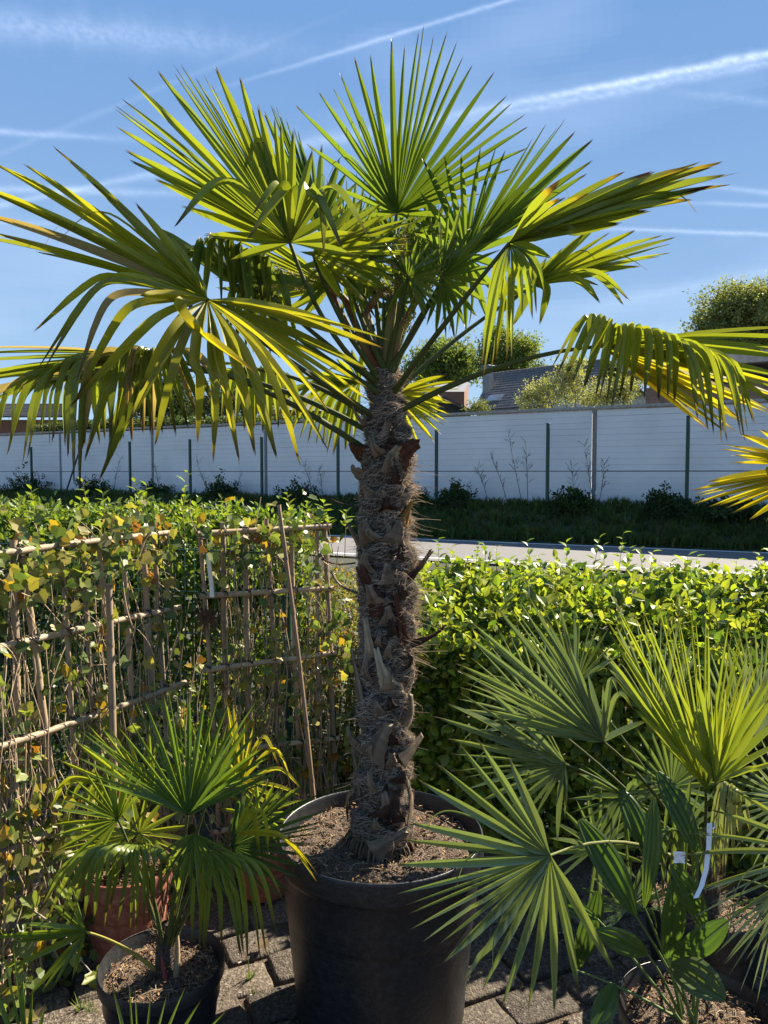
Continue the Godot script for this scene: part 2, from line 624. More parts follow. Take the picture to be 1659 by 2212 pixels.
func build_wall() -> void:
	rng.seed = 5
	var w := thing("boundary_wall", on_wall(10.37, 0, WALL_Y), "long white plank noise barrier wall beyond the road, with concrete coping", "wall")
	var posts := []
	for k in 13:
		posts.append(-25.63 + 6.0 * k)
	var yaw := Basis(WALL_D, Vector3.UP, WALL_D.cross(Vector3.UP))
	var bm := MB.new()
	box(bm, Transform3D(), Vector3(5.86, 0.1655, 0.09), Color.WHITE, 0.005)
	var board := bm.mesh()
	bm = MB.new()
	box(bm, Transform3D(), Vector3(0.11, 2.72, 0.05), Color.WHITE, 0.006)
	var post := bm.mesh()
	bm = MB.new()
	box(bm, Transform3D(), Vector3(5.99, 0.085, 0.2), Color.WHITE, 0.01)
	var cope := bm.mesh()
	bm = MB.new()
	box(bm, Transform3D(), Vector3(5.86, 0.032, 0.08))
	var gasket := bm.mesh()
	for k in posts.size():
		mesh_at(post, "post", M.zinc, w, Transform3D(yaw, on_wall(posts[k], 0.035, WALL_Y + 1.36)))
		if k == posts.size() - 1: break
		var mid: float = posts[k] + 3.0
		for r in 16:
			var y := WALL_Y + 0.085 + r * 0.168 + (0.02 if r > 5 else 0.0)
			mesh_at(board, "board", M.board, w, Transform3D(yaw * Basis(Vector3.BACK, R(-0.0006, 0.0006)), on_wall(mid, R(-0.003, 0.003), y)))
		mesh_at(gasket, "joint_strip", M.dark_clad, w, Transform3D(yaw, on_wall(mid, -0.012, WALL_Y + 0.085 + 5 * 0.168 + 0.094)))
		mesh_at(cope, "coping", M.coping, w, Transform3D(yaw, on_wall(mid, 0.0, WALL_Y + 2.785 + R(-0.006, 0.006))))
	# green posts standing along the foot of the wall
	var at := [[1487, 900], [1184, 916], [943, 931], [730, 939], [565, 945], [410, 950], [280, 955], [171, 962], [67, 967]]
	for k in at.size():
		var u: float = (at[k][0] - MID.x) / FOCAL
		var a0 := WALL_A + WALL_N * 0.75
		# where that line of sight meets a line 0.75 m before the wall
		var s := (a0.x + u * a0.z) / (-WALL_D.x - u * WALL_D.z)
		var f := a0 + WALL_D * s
		var top := P(at[k][0], at[k][1], -f.z)
		var base := Vector3(top.x, 0.55, top.z)
		var label := "dark green metal fence post in front of the white wall"
		if k == 7: label = "dark green metal fence post with a slanting brace"
		var o := thing("fence_post", base, label, "fence post", "green posts along the foot of the wall")
		bm = MB.new()
		var h := top.y - base.y
		box(bm, Transform3D(yaw, base + Vector3(0, h * 0.5, 0)), Vector3(0.085, h, 0.085), Color.WHITE, 0.008)
		put(bm, "shaft", M.green_metal, o)
		bm = MB.new()
		box(bm, Transform3D(yaw, top + Vector3(0, 0.012, 0)), Vector3(0.1, 0.024, 0.1), Color.WHITE, 0.006)
		put(bm, "cap", M.green_metal, o)
		if k == 7:
			bm = MB.new()
			var foot := base + WALL_D * 1.15 + Vector3(0, -0.1, 0)
			tube(bm, [foot, top - Vector3(0, 0.25, 0)], [0.035, 0.035], 8)
			put(bm, "brace", M.green_metal, o)


func leaf_shape(len_: float, wide: float, fold: float, curl: float, round_ := 0.5) -> ArrayMesh:
	# one leaf along +y, folded along the midrib, its face to +z
	var b := MB.new()
	var n := 4
	var prof := [0.0, 0.78, 1.0, 0.62, 0.0]
	for i in n + 1:
		var t := float(i) / n
		var half: float = prof[i] * wide * 0.5
		var y := t * len_
		var z := -curl * t * t * len_
		b.p(Vector3(-half, y, z + fold * half))
		b.p(Vector3(0, y, z))
		b.p(Vector3(0, y, z))
		b.p(Vector3(half, y, z + fold * half))
	for i in n:
		var q := i * 4
		if i == 0:
			b.tri(q + 1, q + 4, q + 5); b.tri(q + 2, q + 6, q + 7)
		elif i == n - 1:
			b.tri(q, q + 5, q + 1); b.tri(q + 2, q + 6, q + 3)
		else:
			b.quad(q, q + 4, q + 5, q + 1); b.quad(q + 2, q + 6, q + 7, q + 3)
	return b.mesh()


func sprig_shape(n: int, size: float, wide: float, sd: int) -> ArrayMesh:
	# a tuft of n leaves round a short twig, for crowns seen from far
	var r := RandomNumberGenerator.new()
	r.seed = sd
	var b := MB.new()
	for i in n:
		var d := Vector3(r.randfn(), r.randfn() + 0.3, r.randfn()).normalized()
		var s := d.cross(Vector3(r.randfn(), r.randfn(), r.randfn())).normalized()
		var at := d * r.randf_range(0.05, 0.5) * size
		var l := size * r.randf_range(0.4, 0.65)
		var g := r.randf_range(0.8, 1.2)
		var c := Color(g, g, g)
		var nn := s.cross(d)
		var m := at + d * l * 0.5 + nn * l * 0.08
		var a := b.p(at, c)
		var z := b.p(at + d * l - nn * l * 0.12, c)
		var x := b.p(m + s * l * wide * 0.5, c)
		var y := b.p(m - s * l * wide * 0.5, c)
		b.tri(a, x, z); b.tri(a, z, y)
	return b.mesh()


func blades_shape(n: int, sd: int) -> ArrayMesh:
	var r := RandomNumberGenerator.new()
	r.seed = sd
	var b := MB.new()
	for i in n:
		var a := r.randf_range(0, TAU)
		var o := Vector3(cos(a), 0, sin(a)) * r.randf_range(0, 0.12)
		var lean := Vector3(cos(a + r.randf_range(-1, 1)), 0, sin(a + r.randf_range(-1, 1))) * r.randf_range(0.1, 0.5)
		var h := r.randf_range(0.55, 1.0)
		var s := Vector3(-sin(a), 0, cos(a)) * 0.028
		var g := r.randf_range(0.7, 1.25)
		var c := Color(g, g, g)
		var p0 := b.p(o - s, c)
		var p1 := b.p(o + s, c)
		var m := o + lean * 0.35 + Vector3(0, h * 0.6, 0)
		var p2 := b.p(m + s * 0.8, c)
		var p3 := b.p(m - s * 0.8, c)
		var p4 := b.p(o + lean + Vector3(0, h, 0), c)
		b.quad(p0, p1, p2, p3)
		b.tri(p3, p2, p4)
	return b.mesh()


func build_bank_plants() -> void:
	rng.seed = 31
	var tr := []
	var cols := PackedColorArray()
	for i in 15000:
		var s := R(-7.0, 38.0)
		var t := R(0.0, 0.98)
		t = maxf(t, 0.03)
		if rng.randf() < 0.25: t = R(0.03, 0.2)
		var q := bank_at(s, t)
		var hh := R(0.16, 0.36) * (1.0 + 0.8 * maxf(0.0, nz.get_noise_2d(q.x * 12.0, q.z * 12.0)))
		tr.append(Transform3D(Basis(Vector3.UP, R(0, TAU)).scaled(Vector3(hh * 1.3, hh, hh * 1.3)), q - Vector3(0, 0.02, 0)))
		cols.append(vary(Color(0.07, 0.11, 0.03), 0.4) if rng.randf() < 0.9 else vary(Color(0.14, 0.12, 0.05), 0.3))
	tag(scatter("bank_grass", blades_shape(7, 4), M.grass, tr, cols, self), "tall unmown green grass covering the shaded bank beyond the road", "grass")
	# brambles along the foot of the wall
	var spots := [[1440, 1085, 46, 26], [1240, 1090, 50, 24], [985, 1085, 46, 28], [800, 1083, 40, 22], [900, 1095, 30, 16], [640, 1075, 48, 20], [480, 1070, 40, 25], [330, 1070, 46, 18], [210, 1066, 46, 20], [60, 1064, 60, 28], [1580, 1095, 55, 18]]
	var names := ["low bramble bush beside the green post facing the yellow palm tips", "leafy bramble bush between two green posts below the pale bush", "rounded dark bramble bush at the post beside the palm trunk", "low ragged bramble behind the palm trunk", "spreading low bramble at the road side of the trunk", "leafy bramble bush below the hanging yellow frond tips", "dark bramble mound behind the bamboo trellis", "low dark bramble behind the ivy", "bramble at the foot of the braced green post", "wide dark bramble where the wall meets the hanging fronds", "low bramble behind the yellow fan leaf"]
	var sp := sprig_shape(7, 1.0, 0.55, 8)
	for k in spots.size():
		var d: Array = spots[k]
		var u: float = (d[0] - MID.x) / FOCAL
		var a0 := WALL_A + WALL_N * 0.9
		var s := (a0.x + u * a0.z) / (-WALL_D.x - u * WALL_D.z)
		var f := a0 + WALL_D * s
		var rw: float = d[2] / FOCAL * -f.z
		var hh: float = d[3] / FOCAL * -f.z
		var base := Vector3(f.x, 0.5, f.z)
		var o := thing("bramble_bush", base, names[k], "bush", "brambles at the foot of the wall")
		tr = []
		cols = PackedColorArray()
		var b := MB.new()
		for i in 9:
			var tip := base + Vector3(R(-rw, rw), 0.15 + hh * R(0.8, 1.9), R(-0.4, 0.4))
			tube(b, bez(base + Vector3(R(-0.2, 0.2), 0, 0), base.lerp(tip, 0.4) + Vector3(0, hh * 0.8, 0), tip, 5), [0.012, 0.01, 0.008, 0.007, 0.005, 0.003], 4, Color(0.05, 0.05, 0.025))
			for j in 7:
				tr.append(Transform3D(Basis(rdir(), R(0, TAU)).scaled(Vector3.ONE * R(0.12, 0.2)), base.lerp(tip, R(0.5, 1.0)) + rdir() * 0.1))
				cols.append(vary(Color(0.04, 0.075, 0.02), 0.35))
		for i in 330:
			var q := Vector3(rng.randfn() * rw * 0.5, 0, rng.randfn() * 0.35)
			q.y = 0.1 + absf(rng.randfn()) * hh * 0.75 * exp(-q.x * q.x / (rw * rw * 0.7))
			tr.append(Transform3D(Basis(rdir(), R(0, TAU)).scaled(Vector3.ONE * R(0.12, 0.24)), base + q))
			cols.append(vary(Color(0.035, 0.068, 0.02), 0.4))
		put(b, "cane", M.stem, o)
		scatter("foliage", sp, M.far_leaf, tr, cols, o)
	# dry stalks before the wall
	var st := [[1130, 1085, 1098, 940], [1140, 1090, 1135, 950], [1098, 1080, 1060, 985], [1055, 1085, 1030, 1010], [1282, 1085, 1262, 960], [1290, 1090, 1305, 1000], [1250, 1090, 1235, 1010], [680, 1075, 655, 1000], [700, 1075, 690, 1010], [500, 1065, 520, 1030], [455, 1062, 425, 995], [345, 1065, 335, 1010], [245, 1060, 260, 990]]
	for k in st.size():
		var d2: Array = st[k]
		var u2: float = (d2[2] - MID.x) / FOCAL
		var a1 := WALL_A + WALL_N * 0.5
		var s2 := (a1.x + u2 * a1.z) / (-WALL_D.x - u2 * WALL_D.z)
		var f2 := a1 + WALL_D * s2
		var base2 := P(d2[0], d2[1], -f2.z)
		base2.y = 0.6
		var tip2 := P(d2[2], d2[3], -f2.z)
		var o2 := thing("dry_weed_stalk", base2, "thin dry brown weed stalk standing against the white wall", "dry weed", "dry weed stalks before the wall")
		var b2 := MB.new()
		var pts := bez(base2, base2.lerp(tip2, 0.5) + Vector3(R(-0.1, 0.1), 0.1, 0), tip2, 6)
		tube(b2, pts, [0.012, 0.011, 0.01, 0.008, 0.007, 0.005, 0.003], 4, Color(0.09, 0.075, 0.06))
		put(b2, "stalk", M.stem, o2)
		b2 = MB.new()
		for i in 16:
			var q2: Vector3 = pts[2].lerp(pts[6], R(0.0, 1.0))
			var e2 := q2 + Vector3(R(-0.2, 0.2), R(0.08, 0.28), R(-0.1, 0.1))
			tube(b2, [q2, q2.lerp(e2, 0.6) + Vector3(0, 0.02, 0), e2], [0.005, 0.004, 0.002], 3, Color(0.1, 0.085, 0.07), false)
			for j in 4:
				var f3 := q2.lerp(e2, R(0.4, 1.0))
				tube(b2, [f3, f3 + rdir() * 0.035], [0.008, 0.002], 3, Color(0.11, 0.09, 0.07), false)
		put(b2, "seed_head", M.stem, o2).set_meta("kind", "stuff")


# ------------------------------------------------------------------ beyond the wall
func tree(called: String, label: String, base: Vector3, blobs: Array, n: int, size: float, col: Color, wide := 0.6, sd := 1, cat := "tree", group := "", dens := 1.0) -> void:
	# blobs: [centre, radii]; leaves gather in clumps spread through each blob, mostly near its skin
	rng.seed = sd
	var o := thing(called, base, label, cat, group)
	var b := MB.new()
	var tr := []
	var cols := PackedColorArray()
	var total := 0.0
	for bl in blobs: total += bl[1].x * bl[1].y
	for bl in blobs:
		var c: Vector3 = bl[0]
		var r: Vector3 = bl[1]
		var share: int = int(n * r.x * r.y / total)
		var clumps: int = maxi(8, share / 26)
		tube(b, bez(base, base.lerp(c, 0.5) + Vector3(0, 0.12 * (c.y - base.y), 0), c, 6), [0.14, 0.12, 0.1, 0.085, 0.07, 0.05, 0.03].map(func(x): return x * r.y * 0.6), 6)
		for k in clumps:
			var d := rdir()
			var q := c + Vector3(d.x * r.x, d.y * r.y, d.z * r.z) * pow(rng.randf(), 0.3) * (1.0 + 0.14 * rng.randfn())
			if k % 3 == 0:
				tube(b, [c.lerp(q, 0.1), c.lerp(q, 0.6) + rdir() * 0.1 * r.y, q], [0.03 * r.y, 0.018 * r.y, 0.006 * r.y], 4, Color.WHITE, false)
			var tone := R(0.75, 1.25)
			for i in 26:
				var e := q + Vector3(rng.randfn(), rng.randfn() * 0.8, rng.randfn()) * size * 1.15 / dens
				tr.append(Transform3D(Basis(rdir(), R(0, TAU)).scaled(Vector3.ONE * size * R(0.7, 1.3)), e))
				cols.append(vary(col, 0.18) * tone)
	put(b, "trunk", M.bark, o)
	var crown := scatter("crown", sprig_shape(6, 1.0, wide, sd), M.far_leaf, tr, cols, o)
	crown.set_meta("kind", "stuff")


func blob(px: float, py: float, d: float, rx: float, ry: float, rz := 0.0) -> Array:
	var k := d / FOCAL
	return [P(px, py, d), Vector3(rx * k, ry * k, (rz if rz > 0.0 else (rx + ry) * 0.5) * k)]


func foot(px: float, d: float, y := 0.64) -> Vector3:
	var q := P(px, 1020, d)
	q.y = y
	return q


func build_background() -> void:
	tree("oak_tree", "broad round green tree behind the tiled house beside the trunk", foot(965, 75), [blob(925, 785, 75, 32, 30), blob(970, 768, 75, 38, 32), blob(1010, 785, 75, 28, 28), blob(900, 800, 75, 22, 20), blob(955, 815, 75, 60, 26)], 2600, 0.5, Color(0.2, 0.25, 0.06), 0.6, 101)
	tree("oak_tree", "taller green tree behind the chimney of the tiled house", foot(1105, 72), [blob(1075, 733, 72, 28, 28), blob(1128, 742, 72, 30, 30), blob(1105, 765, 72, 45, 28), blob(1060, 768, 72, 26, 26), blob(1105, 800, 72, 60, 28)], 2600, 0.48, Color(0.2, 0.25, 0.06), 0.6, 102)
	tree("garden_tree", "dense rounded green tree rising above the dark flat roof", foot(1620, 38), [blob(1600, 670, 38, 62, 58), blob(1555, 690, 38, 45, 48), blob(1660, 690, 38, 70, 70), blob(1560, 730, 38, 55, 35), blob(1625, 735, 38, 60, 35), blob(1720, 720, 38, 60, 70)], 6500, 0.3, Color(0.26, 0.28, 0.09), 0.5, 103)
	tree("blossom_bush", "pale green loose bush before the tiled roof", foot(1250, 30), [blob(1180, 845, 30, 32, 28), blob(1215, 825, 30, 28, 28), blob(1270, 852, 30, 45, 26), blob(1335, 855, 30, 36, 28), blob(1240, 792, 30, 16, 16), blob(1140, 855, 30, 18, 18), blob(1350, 835, 30, 16, 16)], 1700, 0.15, Color(0.34, 0.35, 0.14), 0.55, 104, "bush", "", 0.75)
	tree("small_tree", "small dark green tree behind the clipped laurel hedge", foot(350, 55), [blob(345, 860, 55, 45, 38), blob(375, 840, 55, 32, 30), blob(320, 885, 55, 35, 25), blob(395, 875, 55, 30, 30)], 1500, 0.42, Color(0.06, 0.09, 0.03), 0.55, 105)
	tree("small_tree", "loose pale tree behind the wall next to the brick house", foot(530, 50), [blob(520, 850, 50, 40, 38), blob(480, 870, 50, 30, 30), blob(560, 865, 50, 32, 28), blob(440, 885, 50, 30, 22)], 1500, 0.35, Color(0.11, 0.13, 0.04), 0.5, 106)
	tree("small_tree", "little green tree under the flat roof eave", foot(1345, 40), [blob(1350, 800, 40, 25, 25), blob(1365, 815, 40, 20, 20)], 300, 0.3, Color(0.08, 0.11, 0.03), 0.55, 107)
	tree("garden_shrub", "pale shrub at the corner of the black gabled shed", foot(905, 34), [blob(905, 862, 34, 24, 18), blob(925, 875, 34, 22, 14), blob(1030, 880, 33, 20, 14)], 700, 0.16, Color(0.17, 0.19, 0.08), 0.5, 108, "bush")
	laurel()
	house()
	flat_building()
	left_houses()


func laurel() -> void:
	rng.seed = 41
	var o := thing("laurel_hedge", on_wall(20.0, -0.9, WALL_Y), "clipped dark glossy laurel hedge showing above the white wall", "hedge")
	var tr := []
	var cols := PackedColorArray()
	var b := MB.new()
	for i in 40:
		var q := on_wall(R(12.0, 30.0), -R(0.6, 1.4), WALL_Y)
		tube(b, [q, q + Vector3(R(-0.2, 0.2), 1.6, 0), q + Vector3(R(-0.4, 0.4), 3.0, 0)], [0.04, 0.03, 0.012], 5)
	put(b, "stem", M.bark, o)
	for i in 6500:
		var s := R(10.0, 31.0)
		var hh := 3.5 + 0.35 * smoothstep(10.0, 26.0, s) + 0.1 * nz.get_noise_1d(s * 60.0)
		var q := on_wall(s, -0.35 - 1.3 * rng.randf(), hh - absf(rng.randfn()) * 0.35)
		tr.append(Transform3D(Basis(rdir(), R(0, TAU)).scaled(Vector3.ONE * R(0.2, 0.32)), q))
		cols.append(vary(Color(0.07, 0.1, 0.03), 0.35))
	scatter("foliage", sprig_shape(6, 1.0, 0.5, 12), M.hedge_leaf, tr, cols, o)


func tile_shape(w: float, l: float) -> ArrayMesh:
	# a double-wave roof tile lying in x (across) and -z (up the slope)
	var b := MB.new()
	var n := 8
	for i in n + 1:
		var t := float(i) / n
		var y := 0.035 * (0.5 - 0.5 * cos(t * TAU * 2.0))
		b.p(Vector3(t * w, y + 0.045, 0)); b.p(Vector3(t * w, y, -l * 1.05)); b.p(Vector3(t * w, y + 0.01, 0.0))
	for i in n:
		b.quad(i * 3, i * 3 + 1, i * 3 + 4, i * 3 + 3)
		b.quad(i * 3 + 2, i * 3, i * 3 + 3, i * 3 + 5)
	return b.mesh()


func house() -> void:
	rng.seed = 9
	var ra := P(1063, 809, 55.0)
	var rb := P(1312, 779, 48.0)
	rb.y = ra.y
	var ca := P(1018, 890, 51.5)
	var u := (rb - ra).normalized()
	var cb := ca + (rb - ra)
	var dn := ca - ra
	dn -= u * dn.dot(u)
	var slope := dn.length()
	var dv := dn / slope
	var nn := u.cross(dv)
	if nn.y < 0: nn = -nn
	var o := thing("tiled_house", Vector3(ca.x, WALL_Y, ca.z), "house with a dark pantile roof and a square chimney behind the wall", "house")
	var len_ := (rb - ra).length()
	var skew := (ca - ra).dot(u)
	# walls under the roof
	var b := MB.new()
	var back := Vector3(dv.x, 0, dv.z) * -slope * 1.7
	var e0 := ca + u * 0.4 + Vector3(-dv.x, 0, -dv.z) * 0.5
	var e1 := cb - u * 0.4 + Vector3(-dv.x, 0, -dv.z) * 0.5
	var g0 := Vector3(e0.x, 0.6, e0.z)
	var g1 := Vector3(e1.x, 0.6, e1.z)
	e0.y += 0.15; e1.y += 0.15
	b.face(g0, g1, e1, e0)
	b.face(g1, g1 + back, e1 + back, e1)
	b.face(g0 + back, g0, e0, e0 + back)
	put(b, "wall", M.render_wall, o)
	# boards under the tiles, both slopes
	b = MB.new()
	b.face(ra - nn * 0.03, rb - nn * 0.03, cb - nn * 0.03, ca - nn * 0.03)
	var mirror := Vector3(-dv.x, 0, -dv.z) * slope * 2.0 * Vector2(dv.x, dv.z).length()
	b.face(ra - nn * 0.03, rb - nn * 0.03, cb + mirror, ca + mirror)
	var roof := put(b, "roof", M.tile, o)
	var ts := tile_shape(0.3, 0.31)
	var tr := []
	var cols := PackedColorArray()
	var rows := int(slope / 0.31)
	for r in rows:
		var k := (r + 1.0) * 0.31 / slope
		var from := ra + dv * k * slope + u * (skew * k)
		for i in int(len_ / 0.3):
			tr.append(Transform3D(Basis(u, nn, dv), from + u * (i * 0.3) + nn * R(0.0, 0.008)))
			cols.append(Color.WHITE)
	var tiles := scatter("roof_tiles", ts, M.tile, tr, cols, o)
	tiles.set_meta("kind", "stuff")
	b = MB.new()
	for i in 26:
		var c := ra.lerp(rb, (i + 0.5) / 26.0)
		tube(b, [c - u * 0.22, c + u * 0.22], [0.14, 0.12], 8)
	put(b, "ridge_tiles", M.tile, o)
	# chimney
	var ch := P(1054, 858, 53.0)
	var top := P(1054, 793, 53.0)
	var yaw := Basis(u, Vector3.UP, u.cross(Vector3.UP))
	b = MB.new()
	box(b, Transform3D(yaw, (ch + top) * 0.5 - Vector3(0, 0.2, 0)), Vector3(0.55, (top - ch).y + 0.4, 0.55), Color.WHITE, 0.02)
	var chim := put(b, "chimney", M.grey_clad, o)
	b = MB.new()
	box(b, Transform3D(yaw, top + Vector3(0, 0.05, 0)), Vector3(0.7, 0.12, 0.7), Color.WHITE, 0.02)
	put(b, "chimney_cap", M.zinc, chim)
	# roof light
	b = MB.new()
	var sl := ra + dv * slope * 0.72 + u * (skew * 0.72 + 1.6) + nn * 0.1
	box(b, Transform3D(Basis(u, nn, dv), sl), Vector3(1.3, 0.1, 0.8), Color.WHITE, 0.01)
	var frame := put(b, "roof_light", M.grey_clad, o)
	b = MB.new()
	box(b, Transform3D(Basis(u, nn, dv), sl + nn * 0.055), Vector3(1.15, 0.02, 0.65))
	put(b, "pane", M.glass, frame)
	# grey metal roof before it and the black gabled shed
	var q := thing("metal_roof_building", foot(985, 56), "low building with a pale grey metal roof beside the tiled house", "building")
	b = MB.new()
	var m0 := P(925, 846, 57); var m1 := P(1003, 846, 57); var m2 := P(1012, 825, 60); var m3 := P(945, 830, 60)
	b.face(m0, m1, m2, m3)
	put(b, "roof", M.zinc, q)
	b = MB.new()
	b.face(Vector3(m0.x, 0.6, m0.z), Vector3(m1.x, 0.6, m1.z), m1, m0)
	b.face(Vector3(m1.x, 0.6, m1.z), Vector3(m2.x, 0.6, m2.z), m2, m1)
	put(b, "wall", M.brick, q)
	var sh := thing("gabled_shed", foot(960, 36), "black timber shed gable just behind the wall", "shed")
	var ap := P(958, 858, 36); var sl0 := P(885, 892, 36); var sr0 := P(1022, 892, 36)
	b = MB.new()
	var deep := Vector3(-0.9, 0, -3.5)
	b.tri(b.p(ap), b.p(sr0 - Vector3(0.1, 0, 0)), b.p(sl0 + Vector3(0.1, 0, 0)))
	b.face(Vector3(sl0.x + 0.1, 0.6, sl0.z), Vector3(sr0.x - 0.1, 0.6, sr0.z), sr0 - Vector3(0.1, 0, 0), sl0 + Vector3(0.1, 0, 0))
	put(b, "gable_wall", M.dark_clad, sh)
	b = MB.new()
	for e in [sl0, sr0]:
		var lip := Vector3(0, 0, 0.25)
		b.face(ap + lip + Vector3(0, 0.06, 0), e + lip + Vector3(0, 0.06, 0), e + deep + Vector3(0, 0.06, 0), ap + deep + Vector3(0, 0.06, 0))
		b.face(ap + lip + Vector3(0, 0.06, 0), e + lip + Vector3(0, 0.06, 0), e + lip - Vector3(0, 0.12, 0), ap + lip - Vector3(0, 0.12, 0))
	put(b, "roof", M.brown_clad, sh)


func flat_building() -> void:
	var o := thing("flat_roofed_building", on_wall(-4, -6, WALL_Y), "dark flat-roofed building with a grey fascia above the wall", "building")
	var yaw := Basis(-WALL_D, Vector3.UP, (-WALL_D).cross(Vector3.UP))
	var c := P(1337, 790, 26.5)
	var top := c.y + 0.15
	var ctr := c - WALL_D * 8.0 - WALL_N * 4.0
	var b := MB.new()
	box(b, Transform3D(yaw, Vector3(ctr.x, top - 0.18, ctr.z)), Vector3(16, 0.36, 8), Color.WHITE, 0.02)
	put(b, "roof_slab", M.grey_clad, o)
	b = MB.new()
	var wl := ctr - WALL_D * 0.7 - WALL_N * 0.4
	box(b, Transform3D(yaw, Vector3(wl.x, (top - 0.36 + 0.6) * 0.5, wl.z)), Vector3(15.6, top - 0.36 - 0.6, 7.6))
	put(b, "wall", M.dark_clad, o)
	b = MB.new()
	var low := P(1394, 838, 24.8)
	var lc := low - WALL_D * 7.0 - WALL_N * 0.5
	box(b, Transform3D(yaw, Vector3(lc.x, (low.y + 0.6) * 0.5, lc.z)), Vector3(14, low.y - 0.6, 0.9), Color.WHITE, 0.02)
	put(b, "lower_wing", M.brown_clad, o)
	var g := thing("gable_house", foot(1370, 45), "house with a beige gable beside the dark flat roof", "house")
	b = MB.new()
	var a := P(1322, 800, 45); var z := P(1400, 862, 45)
	var v0 := Vector3(a.x - 3.5, z.y, a.z); var v1 := Vector3(z.x, z.y, a.z)
	b.tri(b.p(a), b.p(v1), b.p(v0))
	b.face(Vector3(v0.x, 0.6, a.z), Vector3(v1.x, 0.6, a.z), v1, v0)
	put(b, "wall", M.render_wall, g)
	b = MB.new()
	var deep := Vector3(1.5, 0, -7)
	var lift := Vector3(0, 0.12, 0.3)
	b.face(a + lift, v1 + lift, v1 + deep, a + deep)
	b.face(a + lift, v0 + lift, v0 + deep, a + deep)
	put(b, "roof", M.tile, g)


func left_houses() -> void:
	var o := thing("low_house", foot(40, 62), "low brown-roofed house behind the hanging fronds", "house")
	var b := MB.new()
	var r0 := P(-60, 874, 62); var r1 := P(140, 874, 62); var e0 := P(-80, 902, 58); var e1 := P(165, 902, 58)
	b.face(r0, r1, e1, e0)
	var roof := put(b, "roof", M.tile, o)
	b = MB.new()
	for i in 9:
		var k := (i + 0.5) / 9.0
		tube(b, [r0.lerp(e0, k) + Vector3(0, 0.06, 0), r1.lerp(e1, k) + Vector3(0, 0.06, 0)], [0.09, 0.09], 5, Color.WHITE, false)
	put(b, "tile_course", M.tile, roof)
	b = MB.new()
	b.face(Vector3(e0.x, 0.6, e0.z - 1), Vector3(e1.x, 0.6, e1.z - 1), e1 - Vector3(0.5, 0.1, 1), e0 + Vector3(0.5, -0.1, -1))
	put(b, "wall", M.brick, o)
	var h := thing("brick_house", foot(610, 60), "brick house with a dark eave glimpsed beside the palm trunk", "house")
	b = MB.new()
	var a := P(575, 850, 60); var c := P(690, 850, 60); var g0 := P(560, 882, 57); var g1 := P(725, 886, 57)
	b.face(a, c, g1, g0)
	put(b, "roof", M.tile, h)
	b = MB.new()
	b.face(Vector3(g0.x + 0.4, 0.6, g0.z - 0.8), Vector3(g1.x - 0.4, 0.6, g1.z - 0.8), g1 - Vector3(0.4, 0, 0.8), g0 + Vector3(0.4, 0, -0.8))
	put(b, "wall", M.brick, h)


# ------------------------------------------------------------------ fan palms
func crv(a: Array, u: float) -> Vector3:
	# a smooth path through the points of a
	var n := a.size()
	var k := clampi(int(u), 0, n - 2)
	var f := u - k
	var p0: Vector3 = a[maxi(k - 1, 0)]
	var p1: Vector3 = a[k]
	var p2: Vector3 = a[k + 1]
	var p3: Vector3 = a[mini(k + 2, n - 1)]
	return p1.cubic_interpolate(p2, p0, p3, f)


